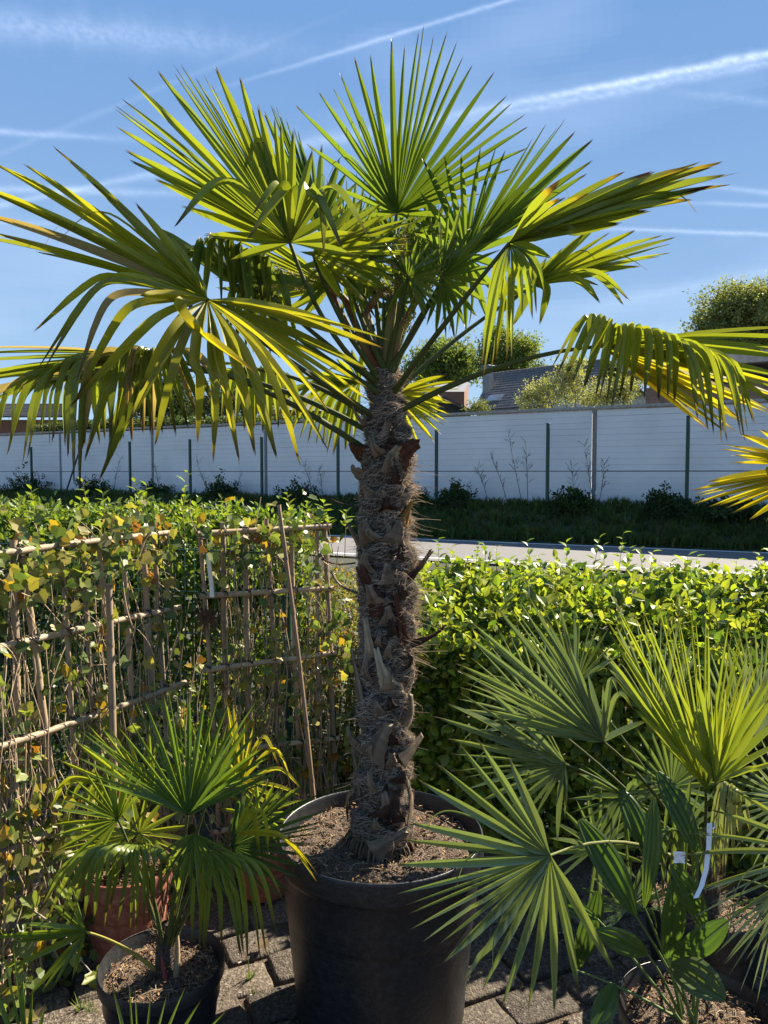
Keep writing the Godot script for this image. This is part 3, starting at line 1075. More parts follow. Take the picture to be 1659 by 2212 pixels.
func frond(palm: Node3D, base: Vector3, hub_at: Array, ctrl: Array, n: int, o: Dictionary) -> void:
	# one leaf: a stalk from base to the hub and n segments that fan out from it.
	# ctrl: [x, y, depth beyond the hub] of tips in order round the fan, with [x, y, depth] of the bend where a segment breaks and hangs
	var hd: float = hub_at[2]
	var hub := P(hub_at[0], hub_at[1], hd)
	var tips := []
	var knees := []
	var ws := []
	for c in ctrl:
		var t := P(c[0], c[1], hd + c[2])
		tips.append(t)
		if c.size() > 3:
			knees.append(P(c[3], c[4], hd + c[5]))
			ws.append(Vector3(o.get("fold", 3.0), 0, 0))
		else:
			knees.append(hub.lerp(t, 0.55) + Vector3(0, o.get("arch", 0.03) * (t - hub).length(), 0))
			ws.append(Vector3(1, 0, 0))
	var col: Color = o.get("col", Color(0.1, 0.16, 0.025))
	var col2: Color = o.get("col2", Color(0.24, 0.24, 0.02))
	var yel: float = o.get("yellow", 0.25)
	var brown: float = o.get("brown", 0.05)
	var wmax: float = o.get("wmax", 0.034)
	var fs: float = o.get("split", 0.42)
	var m: int = o.get("rings", 10)
	var part_ := part("frond", palm, hub)
	# stalk
	var b := MB.new()
	var kp: Vector3 = base.lerp(hub, 0.5) + o.get("lift", Vector3(0, 0.06, 0))
	var pts := bez(base, kp, hub, 9)
	var r0: float = o.get("stalk", 0.0075)
	var rr := []
	var cc := []
	var sc: Color = o.get("stalk_col", Color(0.065, 0.08, 0.022))
	for i in 10:
		rr.append(r0 * lerpf(1.25, 0.6, i / 9.0))
		cc.append(sc * R(0.9, 1.1))
	tube(b, pts, rr, 7, cc, true, 0.62)
	put(b, "leaf_stalk", M.stem, part_)
	# centre lines
	var cs := []
	for i in n:
		var u := float(i) / (n - 1) * (ctrl.size() - 1)
		var t := crv(tips, u)
		var k := crv(knees, u)
		var w := maxf(0.6, crv(ws, u).x)
		var L := (t - hub).length()
		var s := 1.0 + R(-0.05, 0.03)
		t = hub + (t - hub) * s + rdir() * L * o.get("jit", 0.026)
		if w > 1.5:
			k += rdir() * L * 0.02
		elif rng.randf() < o.get("broken", 0.1):     # a segment that has snapped and hangs
			k = hub.lerp(t, R(0.55, 0.8)) + Vector3(0, 0.02, 0)
			t = k + (t - k) * 0.35 + Vector3(R(-0.03, 0.03), -L * R(0.15, 0.32), R(-0.02, 0.06))
			w = 2.5
		cs.append(bez(hub, k, t, m, w))
	var one := MB.new()
	var split_: bool = o.get("parts", true)
	for i in n:
		var c: Array = cs[i]
		var lo: Array = cs[maxi(i - 1, 0)]
		var hi: Array = cs[mini(i + 1, n - 1)]
		var arc := [0.0]
		for j in m: arc.append(arc[j] + (c[j + 1] - c[j]).length())
		var L2: float = arc[m]
		var gap := 1.0 if i > 0 and i < n - 1 else 2.0
		var wf := -1.0
		var side := Vector3.RIGHT
		var seg := one if not split_ else MB.new()
		var tone := R(1.05, 1.5)
		var age := clampf(yel + R(-0.3, 0.3) * yel * 2.0, 0.0, 1.0)
		var green := col.lerp(col2, age) * tone
		var dead: bool = rng.randf() < o.get("dead", 0.0)
		if dead: green = Color(0.3, 0.22, 0.1) * tone
		var tipb := brown * R(0.3, 1.7)
		var twist := R(-0.22, 0.22)
		var vfold: float = o.get("pleat", 0.4) * R(0.8, 1.3)
		var first := seg.v.size()
		for j in m + 1:
			var f: float = arc[j] / L2
			var tan_: Vector3 = (c[mini(j + 1, m)] - c[maxi(j - 1, 0)]).normalized()
			var sp: Vector3 = hi[j] - lo[j]
			var w: float
			if f <= fs or wf < 0.0:
				if j > 0 and sp.length() > 1e-5:
					side = sp
				elif j == 0:
					side = hi[1] - lo[1]
				w = sp.length() * 0.5 * gap * 1.04
				if w > wmax: w = wmax
				if f > fs: wf = w
				if j + 1 <= m and arc[j + 1] / L2 > fs: wf = maxf(w, 0.004)
			else:
				var x := (f - fs) / (1.0 - fs)
				w = wf * (1.0 - pow(x, 5.0)) * (1.0 - 0.34 * x)
			if j == 0: w = 0.003
			if j == m: w = wf * R(0.08, 0.16)
			var sd := (side - tan_ * side.dot(tan_))
			if sd.length() < 1e-6: sd = tan_.cross(Vector3(0.2, 0.3, 0.9))
			sd = sd.normalized().rotated(tan_, twist * smoothstep(0.2, 1.0, f))
			var nn := sd.cross(tan_)
			if nn.y < 0: nn = -nn
			var q: Vector3 = c[j]
			var e := nn * w * vfold
			var k2 := green
			if f > 1.0 - tipb * 1.8: k2 = green.lerp(Color(0.38, 0.22, 0.03), 0.6)
			if f > 1.0 - tipb: k2 = Color(0.055, 0.03, 0.018)
			var ql := q
			var qr := q
			if j == m:                       # the tip is cleft in two
				ql = q + tan_ * R(0.004, 0.016)
				qr = q + tan_ * R(0.004, 0.016)
				q -= tan_ * 0.006
			seg.p(ql - sd * w * 0.5 + e, k2)
			seg.p(q - e * 0.3, k2 * 0.94)
			seg.p(q - e * 0.3, k2 * 0.94)
			seg.p(qr + sd * w * 0.5 + e, k2)
		for j in m:
			var a := first + j * 4
			seg.quad(a, a + 4, a + 5, a + 1)
			seg.quad(a + 2, a + 6, a + 7, a + 3)
		if split_: put(seg, "leaf_segment", o.get("mat", M.leaf), part_)
	if not split_: put(one, "blade", o.get("mat", M.leaf), part_)


func pot(o: Node3D, at: Vector3, r: float, h: float, rim: float, wall: float, m: Material, taper := 0.8, soil_drop := 0.05, lip := 0.035) -> void:
	var b := MB.new()
	var rb := r * taper
	var prof := [[0.001, 0.0], [rb - 0.012, 0.0], [rb, 0.012]]
	for k in 6:
		var t := (k + 1) / 6.0
		prof.append([lerpf(rb, r - rim, t) + 0.004 * sin(t * PI) - (0.004 if k < 4 else 0.0), lerpf(0.012, h - lip * 1.6, t)])
		if k == 3: prof.append([lerpf(rb, r - rim, 0.7) - 0.003, lerpf(0.012, h - lip * 1.6, 0.7)]); prof.append([lerpf(rb, r - rim, 0.72) + 0.004, lerpf(0.012, h - lip * 1.6, 0.715)])
	prof += [[r - rim * 0.2, h - lip * 1.45], [r, h - lip * 1.2], [r, h - 0.008], [r - 0.004, h - 0.002], [r - wall * 0.5, h], [r - wall + 0.003, h - 0.003], [r - wall, h - 0.012], [r - wall - rim, h - lip * 1.5], [r - wall - rim - 0.01, h - soil_drop - 0.06]]
	lathe(b, at, prof, 64)
	put(b, "pot_wall", m, o)
	# soil: a rough disc
	b = MB.new()
	var rs := r - wall - rim + 0.002
	var n := 26
	var seg := 56
	for i in n + 1:
		for s in seg:
			var a := TAU * s / seg
			var q := Vector3(cos(a), 0, sin(a)) * rs * i / n
			var hh := nz.get_noise_2d(q.x * 260.0 + at.x * 900.0, q.z * 260.0) * 0.016 + nz.get_noise_2d(q.x * 900.0, q.z * 900.0 + 50.0) * 0.009
			b.p(at + q + Vector3(0, h - soil_drop + hh + 0.012 * (1.0 - float(i) / n), 0))
	for i in n:
		for s in seg:
			var s2 := (s + 1) % seg
			b.quad(i * seg + s, i * seg + s2, (i + 1) * seg + s2, (i + 1) * seg + s)
	put(b, "soil", M.soil, o)
	# bits of bark and straw on it
	var bm := MB.new()
	box(bm, Transform3D(), Vector3(1, 0.25, 0.35), Color.WHITE, 0.06)
	var tr := []
	var cols := PackedColorArray()
	for i in int(14000.0 * r * r) + 200:
		var a2 := R(0, TAU)
		var q2 := Vector3(cos(a2), 0, sin(a2)) * rs * sqrt(rng.randf()) * 0.98
		var l := R(0.004, 0.014)
		var bs := Basis(Vector3.UP, R(0, TAU)) * Basis(Vector3.BACK, R(-0.5, 0.5))
		tr.append(Transform3D(bs.scaled(Vector3(l, l * R(0.5, 1.2), l)), at + q2 + Vector3(0, h - soil_drop + R(0.0, 0.02), 0)))
		cols.append([Color(0.2, 0.115, 0.065), Color(0.08, 0.045, 0.028), Color(0.3, 0.2, 0.11), Color(0.035, 0.023, 0.016)][rng.randi() % 4] * R(0.7, 1.2))
	scatter("mulch", bm.mesh(), M.dull, tr, cols, o)
	# fine loose roots
	b = MB.new()
	for i in int(250.0 * r):
		var a3 := R(0, TAU)
		var q3 := at + Vector3(cos(a3), 0, sin(a3)) * rs * sqrt(rng.randf()) * 0.9 + Vector3(0, h - soil_drop + 0.012, 0)
		var d3 := Vector3(R(-1, 1), 0, R(-1, 1)).normalized() * R(0.02, 0.08)
		var g := R(0.6, 1.1)
		tube(b, bez(q3, q3 + d3 * 0.5 + Vector3(R(-0.02, 0.02), R(0.004, 0.02), R(-0.02, 0.02)), q3 + d3, 4), [0.0012, 0.0014, 0.0014, 0.0012, 0.0006], 3, Color(0.3, 0.23, 0.15) * g, false)
	put(b, "loose_roots", M.dull, o).set_meta("kind", "stuff")


const TRUNK_D := 2.26
const TR := [[1822, 822, 84], [1795, 824, 78], [1750, 826, 70], [1680, 828, 66], [1600, 832, 66], [1500, 833, 63], [1400, 836, 64], [1300, 838, 68], [1200, 836, 68], [1120, 830, 58], [1050, 836, 62], [980, 838, 62], [920, 836, 52], [870, 834, 45], [830, 832, 41], [790, 832, 36], [750, 834, 28]]

func trunk_at(py: float) -> Array:
	# centre and radius of the big palm's trunk at that height in the picture
	var k := 0
	while k < TR.size() - 2 and TR[k + 1][0] > py: k += 1
	var f: float = clampf((py - TR[k][0]) / float(TR[k + 1][0] - TR[k][0]), 0.0, 1.0)
	return [P(lerpf(TR[k][1], TR[k + 1][1], f), py, TRUNK_D), lerpf(TR[k][2], TR[k + 1][2], f) / FOCAL * TRUNK_D * 0.97]


func build_big_palm() -> void:
	rng.seed = 1001
	var at := Vector3(-0.01, 0, -2.26)
	var pt := thing("plant_pot", at, "large round black plastic pot with a thick rim, holding the tall palm", "pot")
	pot(pt, at, 0.312, 0.563, 0.014, 0.012, M.pot, 0.82, 0.05, 0.05)
	var palm := thing("fan_palm", at + Vector3(0, 0.51, 0), "tall fan palm with a shaggy fibrous trunk in the large black pot", "palm")
	# core of the trunk: overlapping leaf sheaths that wind round it
	var b := MB.new()
	var rows := 170
	var seg := 56
	for i in rows + 1:
		var py := lerpf(1822.0, 750.0, float(i) / rows)
		var tr := trunk_at(py)
		for s in seg:
			var a := TAU * s / seg
			b.p(tr[0] + Vector3(cos(a), 0, sin(a)) * sheath(py, a, tr[1]))
	for i in rows:
		for s in seg:
			var s2 := (s + 1) % seg
			b.quad(i * seg + s, i * seg + s2, (i + 1) * seg + s2, (i + 1) * seg + s)
	put(b, "trunk", M.trunk, palm)
	trunk_fibre(palm)
	stubs(palm)
	flowers(palm)
	big_fronds(palm)


const BAND := 68.0

func tilt(py: float, a: float) -> float:
	# the lip of each leaf sheath dips and climbs as it goes round the trunk
	var k := floorf((1822.0 - py) / BAND)
	return 0.42 * sin(a + k * 2.4) + 0.2 * sin(2.0 * a + k * 1.7) + 0.2 * nz.get_noise_2d(cos(a) * 40.0, sin(a) * 40.0 + k * 30.0)


func sheath(py: float, a: float, r: float) -> float:
	var ph := fposmod((1822.0 - py) / BAND + tilt(1500.0, a) + 0.5 * sin(a * 1.0 + (1822.0 - py) / 160.0), 1.0)
	var lip := smoothstep(0.0, 0.85, ph) * (1.0 - smoothstep(0.93, 1.0, ph))
	return r * (0.7 + 0.28 * lip + 0.07 * nz.get_noise_2d(cos(a) * 60.0 + py * 0.5, sin(a) * 60.0 + py * 0.9))


func trunk_fibre(palm: Node3D) -> void:
	# loose brown fibre: thin ribbons that hug the trunk, slant round it and fray outwards
	var b := MB.new()
	for i in 17000:
		var py := lerpf(1815.0, 770.0, rng.randf())
		var a := R(0, TAU)
		if rng.randf() < 0.55: a = R(-0.3, PI + 0.3)      # +z side faces the path
		var loose := rng.randf()
		var out := 0.0
		if loose > 0.8: out = R(0.003, 0.014)
		if loose > 0.965: out = R(0.015, 0.05)
		if py > 1000 and py < 1420 and cos(a) > 0.1:
			out *= 2.0
			if loose > 0.6: out = maxf(out, R(0.004, 0.03))
		var da := R(-0.5, 0.5)
		var dy := R(-9, 9) + out * 300.0 * R(-1.0, 1.0)
		var kind := rng.randf()
		if kind < 0.3:
			da *= 0.4
			dy = R(-40, 40)
		var nseg := 5
		var wob := R(-0.25, 0.25)
		var g := R(0.4, 1.2)
		var col := Color(0.35, 0.295, 0.245) * g
		if rng.randf() < 0.25: col = Color(0.5, 0.42, 0.34) * R(0.7, 1.2)
		if rng.randf() < 0.06: col = Color(0.2, 0.09, 0.04)
		var hw := R(0.0005, 0.0011)
		var prev := -1
		for j in nseg + 1:
			var t := float(j) / nseg
			var aa := a + da * t + wob * 0.35 * sin(t * 2.5)
			var follow := -BAND * (0.42 * (sin(aa + 9.6) - sin(a + 9.6)) + 0.5 * (sin(aa) - sin(a)))
			var yy := clampf(py - dy * t - follow * 0.8 + wob * 14.0 * sin(t * PI), 752.0, 1818.0)
			var tr := trunk_at(yy)
			var r: float = sheath(yy, aa, tr[1]) + 0.002 + out * t * t * (1.0 + 0.5 * sin(t * 5.0 + i)) + 0.004 * sin(t * PI) * loose
			var q: Vector3 = tr[0] + Vector3(cos(aa), 0, sin(aa)) * r - Vector3(0, out * t * t * 0.35, 0)
			var wd := hw * (1.0 - 0.6 * t)
			var up := Vector3(-sin(aa) * 0.3, 1, cos(aa) * 0.3) * wd
			var p0 := b.p(q - up, col)
			b.p(q + up, col)
			if prev >= 0: b.quad(prev, p0, p0 + 1, prev + 1)
			prev = p0
	put(b, "trunk_fibre", M.fibre, palm).set_meta("kind", "stuff")
	# the root mound at the foot
	b = MB.new()
	for i in 260:
		var a2 := R(0, TAU)
		var tr2 := trunk_at(1800.0)
		var q0: Vector3 = tr2[0] + Vector3(cos(a2), 0, sin(a2)) * tr2[1] * R(0.7, 0.92) + Vector3(0, R(-0.01, 0.012), 0)
		var q1: Vector3 = q0 + Vector3(cos(a2), 0, sin(a2)) * R(0.01, 0.03)
		q1.y = 0.513 + R(-0.005, 0.012)
		tube(b, [q0, q0.lerp(q1, 0.5) + Vector3(0, 0.008, 0), q1], [0.0035, 0.0035, 0.002], 5, Color(0.13, 0.095, 0.065) * R(0.5, 1.2))
	put(b, "root_mound", M.dull, palm).set_meta("kind", "stuff")


func stubs(palm: Node3D) -> void:
	# cut leaf bases: [tip x, y, base x, y, half width in px, how far the tip stands off, tone]
	var dark := Color(0.05, 0.033, 0.026)
	var red := Color(0.085, 0.04, 0.026)
	var pale := Color(0.33, 0.27, 0.19)
	var mid := Color(0.19, 0.145, 0.105)
	var list := [
		[720, 1069, 770, 1094, 6, 0.03, dark], [711, 1204, 762, 1216, 6, 0.03, dark], [786, 1215, 827, 1313, 13, 0.018, red], [913, 1189, 874, 1250, 7, 0.03, dark],
		[791, 1120, 799, 1165, 15, 0.012, mid], [859, 1124, 846, 1172, 14, 0.014, mid], [884, 956, 857, 992, 17, 0.035, red], [857, 966, 851, 992, 9, 0.02, pale],
		[767, 950, 782, 982, 11, 0.015, red], [769, 1007, 780, 1029, 9, 0.014, mid], [727, 1234, 770, 1282, 8, 0.02, mid], [851, 1266, 877, 1380, 9, 0.014, red],
		[756, 1130, 772, 1172, 10, 0.01, mid], [835, 1070, 838, 1098, 10, 0.014, dark], [880, 1084, 869, 1135, 9, 0.014, Color(0.3, 0.16, 0.05)],
		[794, 1323, 799, 1408, 9, 0.012, pale], [816, 1384, 842, 1468, 10, 0.015, pale], [944, 1351, 892, 1384, 5, 0.03, dark], [760, 1402, 777, 1520, 10, 0.004, mid],
		[880, 1482, 882, 1543, 9, 0.01, mid], [839, 1539, 800, 1618, 17, 0.014, mid], [904, 1586, 868, 1625, 11, 0.016, mid], [757, 1568, 773, 1606, 11, 0.01, mid],
		[762, 1613, 768, 1704, 8, 0.006, mid], [871, 1658, 890, 1758, 9, 0.01, mid], [766, 1696, 745, 1755, 12, 0.008, Color(0.22, 0.15, 0.08)], [873, 1765, 805, 1808, 14, 0.016, mid], [850, 1672, 836, 1740, 18, 0.006, dark],
	]
	for i in 34:
		var y := lerpf(1780.0, 900.0, (i + R(0.0, 0.9)) / 34.0)
		var x: float = 832.0 + [-1.0, 1.0, 0.2][i % 3] * R(10.0, 52.0)
		list.append([x + R(-14, 14), y - R(22, 48), x, y, R(6, 12), R(0.004, 0.014), [mid, dark, mid][i % 3]])
	for s in list:
		var tr := trunk_at(s[3])
		var tt := trunk_at(s[1])
		var foot_ := on_trunk(tr, s[2], -0.004)
		var tip := on_trunk(tt, s[0], s[5])
		var out: Vector3 = (foot_ - tr[0]); out.y = 0; out = out.normalized()
		var dir := (tip - foot_).normalized()
		var sd := dir.cross(out).normalized()
		var nn := sd.cross(dir)
		var w: float = s[4] / FOCAL * 2.2 * 1.25
		var b := MB.new()
		var rings := 9
		var bend := nn * R(-0.006, 0.012) + sd * R(-0.006, 0.006)
		var streak := []
		for k in 9: streak.append(R(0.55, 1.3))
		for i in rings + 1:
			var t := float(i) / rings
			var ww := w * (0.62 + 1.3 * pow(1.0 - t, 2.2)) * R(0.88, 1.1)
			var th := w * lerpf(0.18, 0.34, t) * R(0.85, 1.15)
			var q := foot_.lerp(tip, t) + out * 0.004 * sin(t * PI) + bend * sin(t * PI)
			var cc: Color = s[6] * R(0.75, 1.1)
			var k2 := 0
			for e in [[-1, 0.0], [-0.8, 0.6], [-0.35, 0.95], [0, 0.8], [0.35, 1.0], [0.8, 0.6], [1, 0.0], [0.6, -0.5], [-0.6, -0.5]]:
				var rag := dir * (R(-0.012, 0.006) if i == rings else R(-0.003, 0.003))
				b.p(q + rag + sd * ww * (e[0] + R(-0.06, 0.06)) + nn * th * (e[1] + R(-0.1, 0.1)), cc * streak[k2])
				k2 += 1
		for i in rings:
			for k in 9:
				var k3 := (k + 1) % 9
				b.quad(i * 9 + k, i * 9 + k3, i * 9 + 9 + k3, i * 9 + 9 + k)
		var c2: Color = s[6].lerp(Color(0.3, 0.24, 0.16), 0.3)
		var m := b.p(tip - dir * 0.004, c2)
		var rg := []
		for k in 9: rg.append(b.p(b.v[rings * 9 + k], c2 * R(0.6, 1.2)))
		for k in 9: b.tri(m, rg[k], rg[(k + 1) % 9])
		put(b, "leaf_stub", M.dull, palm)


func on_trunk(tr: Array, px: float, off: float) -> Vector3:
	# the point of the trunk's skin, on the side to the path, seen at column px
	var c: Vector3 = tr[0]
	var r: float = tr[1]
	var x := (px - MID.x) / FOCAL * 2.2
	var dx := clampf(x - c.x, -r * 1.0, r * 1.0)
	var over := (x - c.x) - dx
	var dz := sqrt(maxf(0.0, r * r - dx * dx))
	var n := Vector3(dx, 0, dz).normalized()
	return c + n * (r + off) + Vector3(over, 0, 0)


func flowers(palm: Node3D) -> void:
	# flower shoots: leathery bracts and bunches of small yellow beads
	var list := [
		# path of the shoot, bract range along it, colour, clusters
		[[[815, 800], [778, 725], [752, 655], [700, 612]], Color(0.17, 0.075, 0.04), [[640, 600], [610, 585], [672, 590], [590, 610], [655, 615]]],
		[[[825, 800], [792, 700], [800, 660], [830, 625]], Color(0.16, 0.075, 0.04), [[832, 610], [850, 615], [820, 600]]],
		[[[845, 790], [860, 720], [890, 665], [905, 640]], Color(0.22, 0.13, 0.06), [[905, 610], [925, 595], [940, 580], [955, 590], [915, 630], [880, 705]]],
		[[[830, 790], [845, 690], [862, 600], [868, 540]], Color(0.15, 0.13, 0.05), [[868, 515], [858, 530], [876, 500], [862, 550], [845, 570]]],
		[[[812, 800], [745, 700], [705, 590], [690, 550]], Color(0.19, 0.07, 0.045), [[690, 545], [680, 570]]],
	]
	for f in list:
		var o := part("flower_shoot", palm, trunk_at(800.0)[0])
		var pts := []
		var k := 0
		for q in f[0]:
			pts.append(P(q[0], q[1], TRUNK_D - 0.03 - 0.02 * k)); k += 1
		var path := []
		for i in 13: path.append(crv(pts, i / 12.0 * 3.0))
		var b := MB.new()
		var rr := []
		var cc := []
		for i in 13:
			var t := i / 12.0
			var bulge := 1.0 + 0.6 * absf(sin(t * PI * 2.0))
			rr.append(lerpf(0.010, 0.005, t) * bulge)
			cc.append((f[1] as Color).lerp(Color(0.2, 0.19, 0.06), smoothstep(0.35, 0.5, fposmod(t * 2.0, 1.0)) * 0.6) * R(0.85, 1.15))
		tube(b, path, rr, 8, cc)
		put(b, "bract", M.stem, o)
		for c in f[2]:
			var e := P(c[0], c[1], TRUNK_D - 0.06 + R(-0.05, 0.05))
			b = MB.new()
			var from: Vector3 = path[10]
			tube(b, bez(from, from.lerp(e, 0.5) + Vector3(0, 0.01, 0), e, 5), [0.004, 0.0036, 0.003, 0.003, 0.002, 0.001], 5, Color(0.3, 0.27, 0.06))
			var dir: Vector3 = (e - from).normalized()
			for i in 130:
				var t2 := R(0.35, 1.15)
				var q2: Vector3 = from.lerp(e, t2) + rdir() * 0.016 * R(0.3, 1.0) + Vector3(0, -0.008 * rng.randf(), 0)
				var rad := R(0.0016, 0.003)
				var cl := vary(Color(0.42, 0.34, 0.07), 0.25)
				var i0 := b.p(q2 + Vector3(0, rad, 0), cl); var i1 := b.p(q2 - Vector3(0, rad, 0), cl)
				var i2 := b.p(q2 + Vector3(rad, 0, 0), cl); var i3 := b.p(q2 + Vector3(0, 0, rad), cl)
				var i4 := b.p(q2 - Vector3(rad, 0, 0), cl); var i5 := b.p(q2 - Vector3(0, 0, rad), cl)
				b.tri(i0, i2, i3); b.tri(i0, i3, i4); b.tri(i0, i4, i5); b.tri(i0, i5, i2)
				b.tri(i1, i3, i2); b.tri(i1, i4, i3); b.tri(i1, i5, i4); b.tri(i1, i2, i5)
			put(b, "flower_cluster", M.stem, o)


func crown_base(px: float, py: float, back: bool) -> Vector3:
	var tr := trunk_at(py)
	var q := on_trunk(tr, px, -0.012)
	if back: q.z = 2.0 * tr[0].z - q.z
	return q


func big_fronds(palm: Node3D) -> void:
	var G := Color(0.115, 0.17, 0.028)
	var Y := Color(0.27, 0.285, 0.02)
	# upright fan at the top
	frond(palm, crown_base(836, 800, false), [856, 462, 2.36], [[790, 470, 0.0], [700, 385, 0.02], [650, 250, 0.05], [673, 214, 0.06], [695, 185, 0.07], [720, 160, 0.08], [748, 140, 0.09], [779, 121, 0.1], [808, 107, 0.1], [838, 95, 0.1], [880, 83, 0.1], [912, 73, 0.1], [940, 73, 0.1], [964, 83, 0.1], [996, 97, 0.1], [1021, 117, 0.1], [1078, 167, 0.08], [1106, 205, 0.07], [1126, 236, 0.05], [1140, 275, 0.04], [1125, 330, 0.03], [1060, 400, 0.0], [960, 470, 0.0]], 30, {"col": Color(0.1, 0.155, 0.026), "col2": Color(0.2, 0.24, 0.025), "yellow": 0.3, "lift": Vector3(0.0, 0.02, 0.03), "split": 0.42, "wmax": 0.0205, "brown": 0.012, "arch": 0.01, "pleat": 0.5, "stalk": 0.008})
	# fan to the right of it
	frond(palm, crown_base(850, 815, false), [1006, 552, 2.3], [[905, 690, -0.05], [900, 560, 0.0], [905, 440, 0.03], [924, 339, 0.05], [982, 339, 0.06], [1032, 312, 0.07], [1075, 324, 0.08], [1101, 334, 0.08], [1167, 288, 0.06], [1191, 275, 0.06], [1217, 275, 0.06], [1241, 288, 0.05], [1262, 299, 0.05], [1278, 318, 0.05], [1281, 339, 0.04], [1276, 357, 0.03], [1262, 386, 0.03], [1180, 470, 0.0], [1120, 600, -0.05], [1070, 670, -0.05], [1035, 700, -0.05], [1006, 726, -0.05], [977, 716, -0.05], [955, 700, -0.05]], 33, {"col": Color(0.095, 0.155, 0.026), "col2": Color(0.2, 0.24, 0.025), "yellow": 0.3, "lift": Vector3(-0.03, 0.02, 0.03), "split": 0.42, "wmax": 0.026, "brown": 0.02, "arch": 0.01})
	# the hand-shaped fan reaching right, its lower segments hanging
	frond(palm, crown_base(856, 850, false), [1100, 525, 1.98], [[1205, 392, -0.2], [1230, 440, -0.12], [1345, 376, 0.0], [1460, 358, 0.02], [1507, 358, 0.03], [1540, 360, 0.04], [1582, 366, 0.04], [1583, 378, 0.03], [1566, 392, 0.02], [1510, 418, 0.02], [1440, 440, 0.0], [1330, 478, 0.0]], 18, {"col": Color(0.13, 0.165, 0.028), "col2": Y, "yellow": 0.45, "lift": Vector3(-0.02, -0.02, 0.1), "split": 0.62, "wmax": 0.03, "brown": 0.06, "arch": 0.03, "stalk": 0.008})
	frond(palm, crown_base(858, 851, false), [1101, 528, 1.985], [[1190, 560, -0.05], [1168, 665, -0.04, 1160, 560, -0.05], [1155, 686, -0.02, 1135, 560, -0.06], [1118, 690, 0.0, 1118, 560, -0.06], [1100, 780, 0.0, 1105, 570, -0.07], [1082, 772, 0.02, 1097, 570, -0.06], [1066, 792, 0.03, 1090, 570, -0.05], [1042, 800, 0.04, 1083, 570, -0.03], [1050, 720, 0.05, 1076, 560, 0.0]], 13, {"col": G, "col2": Y, "yellow": 0.5, "lift": Vector3(-0.02, -0.02, 0.1), "split": 0.5, "wmax": 0.028, "brown": 0.03, "fold": 2.0, "stalk": 0.004})
	# yellow-green fan behind it
	frond(palm, crown_base(862, 845, true), [1152, 618, 2.62], [[1110, 520, 0.0], [1163, 560, 0.0], [1210, 545, 0.02], [1282, 490, 0.05], [1305, 497, 0.05], [1331, 505, 0.05], [1420, 503, 0.05], [1448, 515, 0.05], [1452, 528, 0.05], [1440, 545, 0.05], [1410, 556, 0.04], [1370, 577, 0.03], [1290, 600, 0.0], [1354, 655, -0.1, 1290, 575, -0.1], [1340, 640, -0.12, 1270, 580, -0.1], [1165, 700, -0.05, 1190, 620, -0.05], [1095, 690, 0.0], [1060, 640, 0.0]], 26, {"col": Color(0.16, 0.2, 0.025), "col2": Y, "yellow": 0.6, "lift": Vector3(-0.03, 0.02, 0.0), "split": 0.5, "wmax": 0.028, "brown": 0.035, "parts": false})
	# the wide fan at the far right, bent over along its ridge
	frond(palm, crown_base(868, 890, false), [1300, 748, 2.12], [[1195, 788, -0.02, 1262, 672, 0.0], [1215, 825, -0.05, 1288, 660, -0.02], [1245, 838, -0.08, 1312, 664, -0.05], [1290, 852, -0.1, 1330, 680, -0.08], [1308, 868, -0.1, 1345, 690, -0.1], [1332, 866, -0.12, 1366, 680, -0.08], [1370, 850, -0.12, 1395, 688, -0.1], [1425, 856, -0.12, 1425, 700, -0.1], [1455, 862, -0.12, 1457, 708, -0.1], [1512, 905, -0.12, 1490, 722, -0.1], [1543, 925, -0.12, 1520, 728, -0.1], [1568, 958, -0.1, 1548, 742, -0.08], [1582, 930, -0.08, 1565, 750, -0.06], [1612, 945, -0.05, 1580, 760, -0.02], [1640, 905, -0.02, 1590, 765, 0.0], [1690, 860, 0.0], [1735, 800, 0.05], [1745, 745, 0.1], [1740, 715, 0.15]], 32, {"col": Color(0.15, 0.185, 0.025), "col2": Y, "yellow": 0.6, "lift": Vector3(0.02, 0.07, 0.05), "split": 0.48, "wmax": 0.028, "brown": 0.05, "fold": 4.0, "stalk": 0.008})
	frond(palm, crown_base(866, 886, false), [1300, 750, 2.14], [[1715, 840, 0.1], [1690, 880, 0.1], [1640, 905, 0.1], [1590, 925, 0.08], [1555, 935, 0.05], [1500, 910, 0.05]], 10, {"col": Color(0.2, 0.21, 0.025), "col2": Color(0.4, 0.33, 0.02), "yellow": 0.7, "lift": Vector3(0.02, 0.07, 0.05), "split": 0.5, "wmax": 0.032, "brown": 0.04, "stalk": 0.003})
	# upper left fan seen from below
	frond(palm, crown_base(810, 830, false), [626, 524, 1.9], [[505, 560, 0.02], [420, 470, 0.04], [330, 380, 0.05], [251, 317, 0.06], [246, 243, 0.08], [263, 220, 0.08], [289, 190, 0.08], [363, 160, 0.08], [395, 158, 0.08], [421, 161, 0.08], [445, 164, 0.08], [473, 166, 0.08], [510, 186, 0.08], [526, 178, 0.08], [562, 228, 0.07], [600, 255, 0.05], [640, 290, 0.04], [700, 380, 0.03], [755, 470, 0.03], [760, 545, 0.02]], 32, {"col": Color(0.11, 0.15, 0.026), "col2": Y, "yellow": 0.42, "lift": Vector3(-0.04, -0.06, 0.06), "split": 0.48, "wmax": 0.025, "brown": 0.025, "arch": 0.01, "pleat": 0.36})
